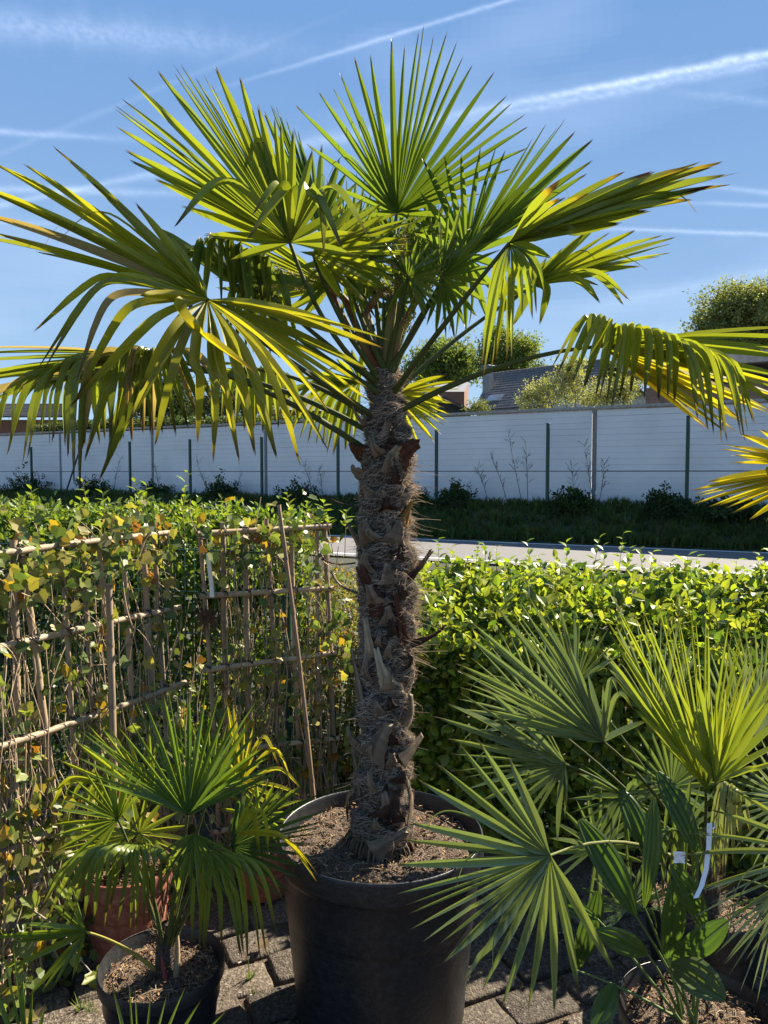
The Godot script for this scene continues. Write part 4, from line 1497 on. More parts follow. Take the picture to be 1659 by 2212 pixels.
	frond(palm, crown_base(812, 832, false), [628, 522, 1.905], [[383, 488, -0.12, 487, 366, -0.05], [552, 455, -0.2, 612, 372, -0.15], [536, 515, -0.18, 640, 370, -0.12], [736, 527, -0.16, 665, 378, -0.15], [700, 540, -0.15, 695, 380, -0.15], [796, 500, -0.12, 715, 380, -0.12]], 6, {"col": Color(0.13, 0.17, 0.04), "col2": Y, "yellow": 0.42, "lift": Vector3(-0.04, -0.06, 0.06), "split": 0.48, "wmax": 0.028, "brown": 0.02, "fold": 3.5, "stalk": 0.003, "jit": 0.005})
	# fan behind it, upright
	frond(palm, crown_base(822, 815, true), [690, 500, 2.42], [[560, 300, 0.05], [575, 226, 0.05], [592, 232, 0.05], [603, 250, 0.05], [630, 262, 0.05], [645, 300, 0.05], [672, 320, 0.05], [705, 330, 0.04], [735, 355, 0.04], [770, 395, 0.02]], 16, {"col": Color(0.08, 0.13, 0.03), "col2": Y, "yellow": 0.15, "lift": Vector3(-0.03, 0.0, 0.0), "split": 0.5, "wmax": 0.026, "brown": 0.01, "parts": false})
	# striped yellow segments right of the middle
	frond(palm, crown_base(818, 825, false), [676, 548, 2.06], [[735, 440, 0.05], [800, 440, 0.05], [850, 455, 0.05], [908, 466, 0.05], [865, 500, 0.04], [905, 548, 0.04], [880, 530, 0.03], [893, 590, 0.02], [850, 610, 0.0], [800, 640, 0.0], [740, 650, 0.0]], 15, {"col": Color(0.18, 0.21, 0.025), "col2": Y, "yellow": 0.6, "lift": Vector3(-0.04, 0.0, 0.05), "split": 0.5, "wmax": 0.028, "brown": 0.02})
	# the large fan in front at the left
	frond(palm, crown_base(800, 900, false), [447, 646, 1.72], [[400, 560, 0.06], [330, 470, 0.08], [205, 400, 0.1], [98, 303, 0.12], [40, 345, 0.12], [-25, 345, 0.12], [-50, 395, 0.12], [-35, 425, 0.1], [-60, 500, 0.06], [-20, 515, 0.03], [90, 545, 0.0], [78, 785, -0.05, 215, 585, -0.05], [104, 782, -0.08, 225, 600, -0.08], [168, 850, -0.1, 250, 645, -0.12], [152, 882, -0.12, 330, 690, -0.15]], 22, {"col": Color(0.15, 0.17, 0.03), "col2": Color(0.33, 0.31, 0.02), "yellow": 0.7, "lift": Vector3(-0.1, 0.05, 0.0), "split": 0.44, "wmax": 0.024, "brown": 0.04, "fold": 5.0, "pleat": 0.34, "dead": 0.06})
	frond(palm, crown_base(802, 902, false), [448, 648, 1.722], [[308, 845, -0.1, 372, 705, -0.15], [283, 940, -0.06, 385, 720, -0.1], [408, 966, -0.1, 420, 745, -0.16], [476, 1000, -0.1, 462, 750, -0.17], [537, 992, -0.1, 490, 750, -0.17], [592, 985, -0.08, 540, 760, -0.16], [670, 1000, -0.06, 580, 765, -0.13], [716, 912, -0.02, 590, 750, -0.08], [770, 872, 0.03], [800, 855, 0.06], [802, 808, 0.08], [828, 738, 0.1], [835, 725, 0.12], [700, 690, 0.1]], 19, {"col": Color(0.16, 0.175, 0.03), "col2": Color(0.36, 0.32, 0.02), "yellow": 0.5, "lift": Vector3(-0.1, 0.05, 0.0), "split": 0.46, "wmax": 0.027, "brown": 0.035, "fold": 1.8, "stalk": 0.004})
	frond(palm, crown_base(802, 902, false), [447, 647, 1.715], [[300, 640, -0.15, 330, 640, -0.1], [530, 796, -0.25, 300, 640, -0.14], [545, 800, -0.22, 320, 650, -0.14]], 2, {"col": Color(0.34, 0.3, 0.02), "col2": Color(0.42, 0.33, 0.01), "yellow": 0.6, "lift": Vector3(-0.1, 0.05, 0.0), "split": 0.5, "wmax": 0.026, "brown": 0.02, "fold": 1.5, "stalk": 0.003, "jit": 0.002})
	# the drooping fan behind it at the left
	frond(palm, crown_base(772, 966, false), [345, 772, 2.0], [[500, 860, -0.02, 410, 748, 0.0], [455, 905, -0.04, 385, 742, -0.02], [420, 925, -0.04, 365, 738, -0.02], [375, 930, -0.05, 345, 738, -0.03], [330, 930, -0.05, 322, 740, -0.05], [290, 905, -0.06, 300, 742, -0.06], [262, 920, -0.06, 280, 742, -0.06], [235, 945, -0.06, 255, 745, -0.06], [205, 1045, -0.06, 300, 850, -0.06], [165, 970, -0.05, 205, 752, -0.05], [172, 1050, -0.05, 180, 758, -0.04], [128, 990, -0.04, 150, 765, -0.02], [95, 925, -0.02, 120, 772, 0.0], [60, 1000, 0.0, 85, 785, 0.0], [28, 970, 0.02, 55, 800, 0.03], [-10, 930, 0.04, 20, 815, 0.05], [-70, 830, 0.06], [-90, 800, 0.08], [-80, 770, 0.1], [-70, 745, 0.1]], 34, {"col": Color(0.12, 0.15, 0.03), "col2": Y, "yellow": 0.3, "lift": Vector3(-0.02, 0.08, 0.03), "split": 0.46, "wmax": 0.025, "brown": 0.03, "fold": 4.0, "dead": 0.12, "stalk": 0.008})
	frond(palm, crown_base(785, 930, true), [300, 800, 2.35], [[330, 930, 0.0, 330, 770, 0.0], [285, 950, 0.0, 280, 775, 0.0], [240, 930, 0.0, 235, 780, 0.0], [200, 960, 0.0, 190, 790, 0.0], [150, 960, 0.0, 145, 800, 0.0], [100, 940, 0.0, 100, 810, 0.0], [50, 930, 0.0, 60, 825, 0.0], [0, 880, 0.0, 30, 815, 0.0], [-60, 850, 0.0], [-60, 810, 0.0]], 20, {"col": Color(0.13, 0.16, 0.03), "col2": Y, "yellow": 0.4, "lift": Vector3(-0.02, 0.12, 0.0), "split": 0.4, "wmax": 0.028, "brown": 0.04, "fold": 3.5, "dead": 0.2, "parts": false})
	# dark fan arching over behind the front fan
	frond(palm, crown_base(812, 850, false), [505, 610, 2.0], [[335, 490, 0.0], [385, 640, 0.0, 420, 500, 0.0], [430, 700, -0.05, 455, 470, 0.0], [455, 560, 0.0, 470, 480, 0.0], [488, 690, -0.05, 478, 462, 0.0], [520, 640, 0.0, 505, 490, 0.0], [548, 720, -0.05, 530, 500, 0.0], [575, 640, 0.0, 560, 520, 0.0], [610, 700, -0.05, 590, 545, 0.0], [700, 620, 0.0]], 13, {"col": Color(0.085, 0.125, 0.03), "col2": Y, "yellow": 0.3, "lift": Vector3(-0.05, 0.0, 0.03), "split": 0.4, "wmax": 0.028, "brown": 0.015, "fold": 3.0})
	# fan lying back behind the flower shoots
	frond(palm, crown_base(828, 840, true), [716, 622, 2.55], [[575, 505, 0.1], [520, 500, 0.1], [484, 515, 0.1], [465, 545, 0.1], [462, 575, 0.1], [470, 600, 0.1], [480, 622, 0.1], [520, 640, 0.05], [575, 660, 0.0], [640, 700, 0.0]], 18, {"col": Color(0.16, 0.19, 0.03), "col2": Y, "yellow": 0.5, "lift": Vector3(-0.02, 0.02, 0.0), "split": 0.5, "wmax": 0.026, "brown": 0.015, "parts": false})
	# low fans behind the trunk
	frond(palm, crown_base(806, 880, true), [778, 824, 2.52], [[790, 740, 0.05], [728, 775, 0.05], [690, 790, 0.05], [640, 815, 0.05], [605, 850, 0.03], [600, 885, 0.0, 650, 815, 0.0], [625, 920, 0.0, 665, 820, 0.0], [655, 948, 0.0, 690, 835, 0.0], [682, 961, 0.0, 710, 840, 0.0], [700, 969, 0.0, 728, 850, 0.0], [722, 983, 0.0, 745, 850, 0.0], [764, 950, 0.0]], 22, {"col": Color(0.2, 0.24, 0.025), "col2": Y, "yellow": 0.5, "lift": Vector3(-0.02, 0.06, 0.0), "split": 0.45, "wmax": 0.028, "brown": 0.02, "fold": 2.0, "parts": false})
	frond(palm, crown_base(858, 890, true), [850, 852, 2.5], [[900, 790, 0.05], [944, 806, 0.05], [989, 823, 0.05], [986, 840, 0.05], [983, 857, 0.05], [962, 878, 0.04], [968, 901, 0.03], [956, 916, 0.02], [950, 940, 0.0], [912, 969, 0.0], [888, 953, 0.0], [865, 930, 0.0]], 18, {"col": Color(0.24, 0.26, 0.025), "col2": Color(0.36, 0.32, 0.02), "yellow": 0.5, "lift": Vector3(0.0, 0.06, 0.0), "split": 0.45, "wmax": 0.026, "brown": 0.015, "parts": false})
	# young fans in the heart of the crown
	frond(palm, crown_base(838, 800, true), [905, 560, 2.5], [[820, 520, 0.0], [850, 450, 0.0], [880, 420, 0.0], [930, 400, 0.0], [960, 420, 0.0], [990, 470, 0.0], [1000, 540, 0.0], [960, 600, 0.0], [930, 660, 0.0], [890, 690, 0.0], [850, 640, 0.0]], 20, {"col": Color(0.075, 0.13, 0.022), "col2": Y, "yellow": 0.1, "lift": Vector3(0, 0.02, 0), "split": 0.45, "wmax": 0.03, "brown": 0.008, "parts": false})
	frond(palm, crown_base(835, 800, true), [862, 655, 2.4], [[800, 600, 0.0], [790, 640, 0.0], [800, 690, 0.0], [850, 730, 0.0], [890, 662, 0.0], [895, 642, 0.0], [870, 600, 0.0]], 9, {"col": Color(0.085, 0.14, 0.025), "col2": Y, "yellow": 0.15, "lift": Vector3(0, 0.0, 0), "split": 0.4, "wmax": 0.022, "brown": 0.0, "parts": false})
	frond(palm, crown_base(830, 800, true), [760, 560, 2.6], [[640, 420, 0.0], [690, 400, 0.0], [740, 380, 0.0], [790, 390, 0.0], [830, 420, 0.0], [850, 480, 0.0], [850, 560, 0.0], [800, 640, 0.0], [740, 680, 0.0]], 20, {"col": Color(0.1, 0.15, 0.025), "col2": Y, "yellow": 0.2, "lift": Vector3(0, 0.02, 0), "split": 0.45, "wmax": 0.03, "brown": 0.008, "parts": false})
	frond(palm, crown_base(832, 805, false), [742, 575, 2.15], [[650, 680, -0.05], [640, 610, -0.05], [660, 540, 0.0], [690, 480, 0.0], [730, 440, 0.0], [775, 440, 0.0], [815, 470, 0.0], [850, 520, 0.0], [845, 590, 0.0], [820, 650, -0.05], [770, 690, -0.05]], 22, {"col": Color(0.11, 0.16, 0.028), "col2": Y, "yellow": 0.3, "lift": Vector3(-0.02, 0.0, 0.03), "split": 0.42, "wmax": 0.028, "brown": 0.015, "parts": false})
	frond(palm, crown_base(842, 805, false), [955, 600, 2.2], [[880, 560, 0.0], [895, 500, 0.0], [930, 460, 0.0], [980, 440, 0.0], [1030, 455, 0.0], [1065, 500, 0.0], [1075, 560, 0.0], [1050, 640, -0.03], [1010, 700, -0.05], [965, 740, -0.05], [920, 700, -0.05]], 22, {"col": Color(0.09, 0.14, 0.026), "col2": Y, "yellow": 0.2, "lift": Vector3(0.02, 0.0, 0.03), "split": 0.42, "wmax": 0.027, "brown": 0.015, "parts": false})
	frond(palm, crown_base(820, 840, false), [585, 640, 2.25], [[640, 740, 0.0, 620, 640, 0.0], [600, 770, 0.0, 600, 625, 0.0], [560, 760, 0.0, 570, 610, 0.0], [520, 750, 0.0, 530, 600, 0.0], [490, 720, 0.0, 500, 600, 0.0], [470, 660, 0.0], [480, 600, 0.0], [510, 560, 0.0], [560, 530, 0.0]], 18, {"col": Color(0.1, 0.14, 0.028), "col2": Y, "yellow": 0.3, "lift": Vector3(-0.05, 0.03, 0.03), "split": 0.42, "wmax": 0.027, "brown": 0.02, "fold": 3.0, "parts": false})
	frond(palm, crown_base(800, 905, true), [560, 800, 2.4], [[660, 905, 0.0, 625, 800, 0.0], [620, 925, 0.0, 600, 790, 0.0], [575, 930, 0.0, 570, 785, 0.0], [530, 920, 0.0, 535, 785, 0.0], [490, 905, 0.0, 500, 790, 0.0], [455, 880, 0.0, 475, 800, 0.0], [440, 830, 0.0], [450, 780, 0.0]], 17, {"col": Color(0.14, 0.17, 0.03), "col2": Y, "yellow": 0.4, "lift": Vector3(-0.02, 0.06, 0.0), "split": 0.42, "wmax": 0.027, "brown": 0.03, "fold": 3.0, "parts": false})
	var mid_fans := [[800, 560, 2.2, 95], [880, 600, 2.12, 90], [850, 520, 2.42, 110], [720, 520, 2.5, 110], [940, 520, 2.48, 105], [775, 620, 2.38, 80]]
	for q in mid_fans:
		var ring := []
		var a0 := R(-2.6, -2.2)
		for k in 9:
			var an := a0 + k / 8.0 * R(4.2, 4.8) - PI * 0.0
			ring.append([q[0] + cos(an) * q[3] * R(0.85, 1.15) * 1.05, q[1] + sin(an) * q[3] * R(0.85, 1.15), R(-0.06, 0.06)])
		frond(palm, crown_base(832 + (q[0] - 832) * 0.15, 800, q[2] > 2.3), [q[0], q[1], q[2]], ring, 20, {"col": Color(0.085, 0.135, 0.025), "col2": Y, "yellow": 0.2, "lift": Vector3(0, 0.01, 0), "split": 0.42, "wmax": 0.024, "brown": 0.01, "parts": false})
	# unopened spear leaves
	for q in [[828, 640, 0.008], [840, 600, 0.007], [846, 630, 0.006]]:
		var b := MB.new()
		var f := trunk_at(790.0)[0] as Vector3
		var e := P(q[0], q[1], TRUNK_D + 0.02)
		tube(b, [f, f.lerp(e, 0.35), f.lerp(e, 0.75), e], [q[2], q[2] * 1.1, q[2] * 0.8, 0.002], 6, Color(0.075, 0.12, 0.03))
		put(b, "spear_leaf", M.stem, palm)


# ------------------------------------------------------------------ hedges
func hedge_front(x: float) -> float:
	return 3.42 - 0.3 * x


func shoot(o: Node3D, at: Vector3, h: float, n: int, lf: Mesh, col: Color) -> void:
	# an upright new shoot with leaves in pairs
	var s := part("shoot", o, at)
	var b := MB.new()
	var tip := at + Vector3(R(-0.25, 0.25) * h, h, R(-0.25, 0.25) * h)
	var pts := bez(at - Vector3(0, 0.08, 0), at.lerp(tip, 0.5) + Vector3(R(-0.01, 0.01), 0, 0), tip, 4)
	tube(b, pts, [0.0022, 0.002, 0.0017, 0.0013, 0.0008], 4, Color(0.16, 0.13, 0.05))
	put(b, "stem", M.stem, s)
	for i in n:
		var t := 0.3 + 0.7 * (i + 1.0) / n
		var q: Vector3 = at.lerp(tip, t)
		var a := i * 2.6 + R(-0.5, 0.5)
		var d := Vector3(cos(a), R(0.2, 1.1), sin(a)).normalized()
		var sz := R(0.05, 0.085) * (1.15 - 0.5 * t)
		var m := tinted_leaf(col)
		mesh_at(lf, "leaf", m, s, Transform3D(along(d, Vector3(0, 1, 0), Vector3.ONE * sz), q))


var leaf_mats := {}

func tinted_leaf(c: Color) -> StandardMaterial3D:
	# a few shades of each leaf colour, shared
	var k := "%s_%d" % [c, rng.randi() % 4]
	if not leaf_mats.has(k):
		var m := StandardMaterial3D.new()
		m.albedo_color = vary(c, 0.2).linear_to_srgb()
		m.vertex_color_use_as_albedo = true
		m.roughness = 0.42
		m.backlight_enabled = true
		m.backlight = Color(1.0, 1.0, 0.45).linear_to_srgb()
		leaf_mats[k] = m
	return leaf_mats[k]


func hedge(o: Node3D, x0: float, x1: float, top: float, deep: float, n: int, lo: float, hi: float, palette: Array, lf: Mesh, front := 0.34, slope := 0.26) -> void:
	var tr := []
	var cols := PackedColorArray()
	var b := MB.new()
	for i in int((x1 - x0) * 26.0):
		var x := R(x0, x1)
		var z := -hedge_front(x) - R(0.1, deep)
		var q := Vector3(x, -0.02, z)
		for k in 3:
			var e := q + Vector3(R(-0.25, 0.25), top * R(0.8, 0.98), R(-0.2, 0.2))
			tube(b, bez(q, q.lerp(e, 0.5) + Vector3(R(-0.06, 0.06), 0, R(-0.06, 0.06)), e, 4), [0.012, 0.009, 0.006, 0.004, 0.002], 4, Color(0.07, 0.05, 0.035))
	put(b, "branches", M.stem, o).set_meta("kind", "stuff")
	for i in n:
		var x := R(x0, x1)
		var bump := 0.05 * nz.get_noise_2d(x * 28.0, 3.0) + 0.035 * nz.get_noise_2d(x * 90.0, 9.0)
		var q := Vector3.ZERO
		var nn := Vector3.UP
		var w := rng.randf()
		if w < front:                         # the side to the garden
			var h := pow(rng.randf(), 0.8) * (top - slope * 0.6)
			q = Vector3(x, h, -hedge_front(x) + bump + 0.04 * nz.get_noise_2d(x * 40.0, h * 60.0) - absf(rng.randfn()) * 0.07)
			nn = Vector3(0, 0.5, 1)
		elif w < 0.78:                          # the top
			var d := rng.randf()
			var z := -hedge_front(x) - d * deep
			var hh := top + 0.1 * nz.get_noise_2d(x * 34.0, z * 34.0) + 0.07 * nz.get_noise_2d(x * 110.0, z * 110.0) - slope * pow(1.0 - minf(1.0, d * deep / 0.5), 1.5)
			q = Vector3(x, hh - absf(rng.randfn()) * 0.05 + (0.09 * rng.randf() if rng.randf() < 0.16 else 0.0), z)
			nn = Vector3(0, 1, 0.15)
		else:                                  # the inside
			q = Vector3(x, R(0.05, top), -hedge_front(x) - R(0.08, deep))
		var d2 := (rdir() * 0.9 + nn * 0.35 + Vector3(0, 0.25, 0)).normalized()
		var f := (nn + rdir() * 0.9).normalized()
		var sz := R(lo, hi)
		tr.append(Transform3D(along(d2, f, Vector3(sz, sz, sz)), q))
		var pc: Array = palette[rng.randi() % palette.size()]
		cols.append(vary(pc[0], pc[1]))
	scatter("leaves", lf, M.hedge_leaf, tr, cols, o)


func build_hedges() -> void:
	rng.seed = 501
	var lf := leaf_shape(1.0, 0.58, 0.35, 0.2)
	var small := leaf_shape(1.0, 0.5, 0.3, 0.1)
	var grn := Color(0.17, 0.25, 0.03)
	var yg := Color(0.29, 0.35, 0.035)
	var dk := Color(0.055, 0.1, 0.022)
	var o := thing("privet_hedge", Vector3(1.3, 0, -3.6), "bright green leafy clipped hedge behind the low palms, beside the road", "hedge")
	hedge(o, 0.02, 3.0, 1.05, 1.25, 42000, 0.03, 0.074, [[grn, 0.3], [yg, 0.25], [yg, 0.3], [dk, 0.3], [Color(0.3, 0.33, 0.05), 0.2]], lf)
	var at := [[950, 1200, 4.6, 0.1], [985, 1205, 4.5, 0.06], [1020, 1215, 4.3, 0.09], [1075, 1225, 4.1, 0.1], [1150, 1205, 4.3, 0.12], [1175, 1215, 4.0, 0.07], [1225, 1200, 4.2, 0.12], [1270, 1190, 4.1, 0.16], [1305, 1200, 4.0, 0.12], [1330, 1185, 4.1, 0.18], [1345, 1205, 3.9, 0.12], [1350, 1190, 4.1, 0.08], [1400, 1215, 4.0, 0.1], [1420, 1210, 4.0, 0.09], [1470, 1225, 3.9, 0.08], [1510, 1230, 3.9, 0.08], [1555, 1230, 3.8, 0.07], [1590, 1235, 3.7, 0.08], [1625, 1210, 3.6, 0.14], [1640, 1200, 3.6, 0.16], [1100, 1250, 3.7, 0.08], [1200, 1260, 3.6, 0.08], [1440, 1270, 3.5, 0.09], [1300, 1280, 3.5, 0.06]]
	for a in at:
		var q := P(a[0], a[1] + 20, a[2])
		q.y = 1.04
		shoot(o, q, a[3] + 0.1, 6, lf, [grn, yg][rng.randi() % 2])
	for i in 14:
		var x := R(0.15, 2.0)
		shoot(o, Vector3(x, 1.05, -hedge_front(x) - R(0.1, 1.2)), R(0.06, 0.2), 5, lf, [grn, yg][rng.randi() % 2])
	o = thing("golden_shrub", Vector3(-0.12, 0, -3.6), "small-leaved golden and orange shrub behind the palm trunk", "shrub")
	hedge(o, -0.36, 0.1, 1.1, 0.7, 15000, 0.012, 0.022, [[Color(0.32, 0.29, 0.03), 0.3], [Color(0.34, 0.19, 0.03), 0.3], [Color(0.16, 0.2, 0.03), 0.3], [Color(0.1, 0.12, 0.025), 0.3]], small, 0.5)
	o = thing("garden_hedge", Vector3(-1.4, 0, -4.1), "yellow-green small-leaved hedge behind the bamboo trellis", "hedge")
	hedge(o, -3.0, -0.38, 1.37, 1.0, 42000, 0.03, 0.052, [[Color(0.22, 0.28, 0.03), 0.25], [Color(0.13, 0.2, 0.03), 0.3], [Color(0.18, 0.24, 0.03), 0.25], [dk, 0.3]], small, 0.22, 0.34)
	var at2 := [[45, 1090, 4.0, 0.1], [85, 1075, 4.0, 0.16], [160, 1085, 4.0, 0.1], [205, 1060, 3.9, 0.2], [225, 1075, 3.9, 0.14], [290, 1060, 3.9, 0.18], [320, 1058, 3.9, 0.2], [385, 1050, 3.9, 0.25], [400, 1085, 3.9, 0.1], [430, 1100, 3.8, 0.08], [490, 1105, 3.8, 0.1], [500, 1120, 3.8, 0.07], [640, 1110, 3.8, 0.14], [655, 1120, 3.7, 0.1], [700, 1140, 3.7, 0.1], [720, 1150, 3.7, 0.1], [745, 1160, 3.7, 0.06]]
	for a in at2:
		var q2 := P(a[0], a[1] + 60, a[2])
		q2.y = 1.32
		shoot(o, q2, a[3] + 0.08, 9, small, Color(0.22, 0.28, 0.03))


# ------------------------------------------------------------------ trellis and ivy
func cane(b: MB, a: Vector3, z: Vector3, r: float, col: Color) -> void:
	# a bamboo cane with its nodes
	var len_ := (z - a).length()
	var n := maxi(2, int(len_ / 0.2))
	var bend := rdir() * len_ * 0.008
	var pts := []
	var rr := []
	var cc := []
	for i in n + 1:
		var t := float(i) / n
		var q := a.lerp(z, t) + bend * sin(t * PI)
		var d := (z - a) / len_
		var k := R(0.82, 1.15)
		for e in [[-0.012, 1.0, 1.0], [-0.004, 1.16, 0.8], [0.004, 1.1, 0.65], [0.012, 0.97, 1.05]]:
			if (i == 0 and e[0] < 0) or (i == n and e[0] > 0): continue
			pts.append(q + d * e[0]); rr.append(r * e[1] * lerpf(1.08, 0.92, t)); cc.append(col * k * e[2])
	tube(b, pts, rr, 8, cc)


class TrellisFrame:
	var l: Vector3
	var r: Vector3
	var h: float
	var lean: Vector3
	func at(t: float, y: float, off := 0.0) -> Vector3:
		var d := (r - l).normalized()
		var n := d.cross(Vector3.UP)
		if n.z < 0: n = -n
		return l.lerp(r, t) + lean * (1.0 - y / h) + n * off + Vector3(0, y, 0)


func build_trellis() -> void:
	rng.seed = 601
	var tan_ := Color(0.3, 0.225, 0.145)
	var old := Color(0.27, 0.2, 0.135)
	var p1 := TrellisFrame.new()
	var a := P(-140, 1000, 2.2); a.y = 0
	var z := P(352, 1000, 3.0); z.y = 0
	p1.l = a; p1.r = z; p1.h = 1.42; p1.lean = Vector3(0.09, 0, 0.03)
	var p2 := TrellisFrame.new()
	a = P(428, 1000, 3.05); a.y = 0
	z = P(702, 1000, 3.3); z.y = 0
	p2.l = a; p2.r = z; p2.h = 1.42; p2.lean = Vector3(0.05, 0, 0.03)
	var data := [
		[p1, [1.4, 1.11, 0.81, 0.47, 0.16], [0.03, 0.12, 0.24, 0.33, 0.45, 0.56, 0.66, 0.74, 0.86, 0.94], "weathered bamboo trellis panel overgrown with ivy, next to the terracotta pot"],
		[p2, [1.41, 1.15, 0.86, 0.5, 0.2], [0.03, 0.16, 0.34, 0.52, 0.72, 0.9, 0.99], "bamboo trellis panel with a white label strip, beside the tall palm"],
	]
	for d in data:
		var p: TrellisFrame = d[0]
		var o := thing("bamboo_trellis", p.at(0.5, 0.0), d[3], "trellis", "bamboo trellis panels")
		var poles := []
		for t in d[2]:
			var b := MB.new()
			var tilt := R(-0.035, 0.035)
			cane(b, p.at(t + tilt, -0.02), p.at(t - tilt, R(1.38, 1.46)), R(0.009, 0.013), [tan_, old][rng.randi() % 2] * R(0.85, 1.15))
			put(b, "upright_cane", M.bamboo, o)
			poles.append([t, tilt])
		for y in d[1]:
			var b2 := MB.new()
			var w := R(-0.015, 0.015)
			cane(b2, p.at(-0.03, y + w, 0.024), p.at(1.04, y - w, 0.024), 0.0115, tan_ * R(1.0, 1.25))
			put(b2, "rail_cane", M.bamboo, o)
			for pl in poles:
				var tt: float = pl[0] + pl[1] * (1.0 - 2.0 * y / 1.42)
				var c := p.at(tt, y + w * (1.0 - 2.0 * tt), 0.012)
				var b3 := MB.new()
				for sg in [-1.0, 1.0]:
					var ring := []
					var rr := []
					for k in 9:
						var an := TAU * k / 8.0
						ring.append(c + Vector3(cos(an) * 0.017 * 0.8, sin(an) * 0.017 * 1.0 + sg * 0.35 * cos(an) * 0.017, sin(an + 0.4) * 0.026 + 0.002))
						rr.append(0.0022)
					tube(b3, ring, rr, 4, Color.WHITE, false)
				put(b3, "wire_tie", M.tie, o)
	# loose stakes leaning on the panels
	var st := thing("bamboo_stake", P(240, 1700, 2.55), "single thick bamboo stake standing free before the trellis", "stake")
	var b4 := MB.new()
	var f := P(241, 1491, 2.6)
	cane(b4, Vector3(f.x + 0.01, 0, f.z + 0.02), P(235, 1260, 2.62), 0.0125, old)
	put(b4, "cane", M.bamboo, st)
	var t2 := P(676, 1644, 2.95)
	var s2 := thing("bamboo_stake", Vector3(t2.x + 0.03, 0, t2.z + 0.06), "thin brown bamboo stake leaning on the trellis beside the palm trunk", "stake")
	b4 = MB.new()
	cane(b4, Vector3(t2.x + 0.04, 0, t2.z + 0.06), P(602, 1088, 3.02), 0.0085, Color(0.24, 0.16, 0.1))
	put(b4, "cane", M.bamboo, s2)
	# white strip tied to the second panel
	b4 = MB.new()
	var w0 := P(450, 1195, 3.0)
	var w1 := P(458, 1290, 2.99)
	var sd := Vector3(0.009, 0, 0.003)
	for i in 6:
		var q := w0.lerp(w1, i / 5.0) + Vector3(0, 0, 0.006 * sin(i * 1.3))
		b4.p(q - sd); b4.p(q + sd); b4.p(q + sd - Vector3(0, 0, 0.0015)); b4.p(q - sd - Vector3(0, 0, 0.0015))
	for i in 5:
		for k in 4:
			b4.quad(i * 4 + k, i * 4 + (k + 1) % 4, i * 4 + 4 + (k + 1) % 4, i * 4 + 4 + k)
	tag(put(b4, "label_strip", M.white_plastic, self, w0), "white plastic label strip hanging on the bamboo trellis", "label")
	# a tuft of dry fibre caught on a cane
	b4 = MB.new()
	var tc := P(443, 1325, 3.0)
	for i in 220:
		var q0 := tc + rdir() * 0.02
		var q1 := q0 + Vector3(R(-0.03, 0.06), R(-0.09, 0.03), R(-0.03, 0.05))
		tube(b4, bez(q0, q0.lerp(q1, 0.5) + rdir() * 0.02, q1, 3), [0.0009, 0.0008, 0.0007, 0.0004], 3, Color(0.17, 0.11, 0.07) * R(0.5, 1.3), false)
	tag(put(b4, "fibre_tuft", M.dull, self, tc), "tuft of dry brown palm fibre caught on the trellis", "fibre")
	wire_fence()
	build_ivy(p1, p2)


func wire_fence() -> void:
	var o := thing("wire_fence", Vector3(-1.2, 0, -3.7), "dark green welded wire fence between the trellis and the hedge", "fence")
	var at := func(x: float, y: float) -> Vector3: return Vector3(x, y, -hedge_front(x) + 0.1)
	for k in 7:
		var y := 0.08 + k * 0.2
		var b := MB.new()
		tube(b, [at.call(-2.2, y), at.call(-0.42, y)], [0.0035, 0.0035], 6)
		put(b, "rod", M.fence_wire, o)
	var b2 := MB.new()
	for i in 36:
		var x := -2.2 + i * 0.05
		tube(b2, [at.call(x, 0.0) + Vector3(0, 0, 0.006), at.call(x, 1.3) + Vector3(0, 0, 0.006)], [0.0025, 0.0025], 4)
	put(b2, "wires", M.fence_wire, o).set_meta("kind", "stuff")
	for x in [-2.2, -0.45]:
		b2 = MB.new()
		var q: Vector3 = at.call(x, 0.68)
		box(b2, Transform3D(Basis(), q + Vector3(0, 0, -0.035)), Vector3(0.04, 1.4, 0.05), Color.WHITE, 0.004)
		put(b2, "post", M.fence_wire, o)


func ivy_shape() -> ArrayMesh:
	# five-lobed leaf along +y, a little folded
	var b := MB.new()
	var edge := [[0.0, 0.1], [-0.28, 0.0], [-0.46, 0.14], [-0.41, 0.36], [-0.42, 0.58], [-0.2, 0.7], [0.0, 0.98], [0.2, 0.7], [0.42, 0.58], [0.41, 0.36], [0.46, 0.14], [0.28, 0.0]]
	var c0 := b.p(Vector3(0, 0.35, -0.04))
	var c1 := b.p(Vector3(0, 0.35, -0.04))
	var ids := []
	for e in edge:
		ids.append(b.p(Vector3(e[0], e[1], 0.22 * absf(e[0]) - 0.1 * e[1] * e[1])))
	for i in 12:
		b.tri(c0 if i < 6 else c1, ids[i], ids[(i + 1) % 12])
	return b.mesh()


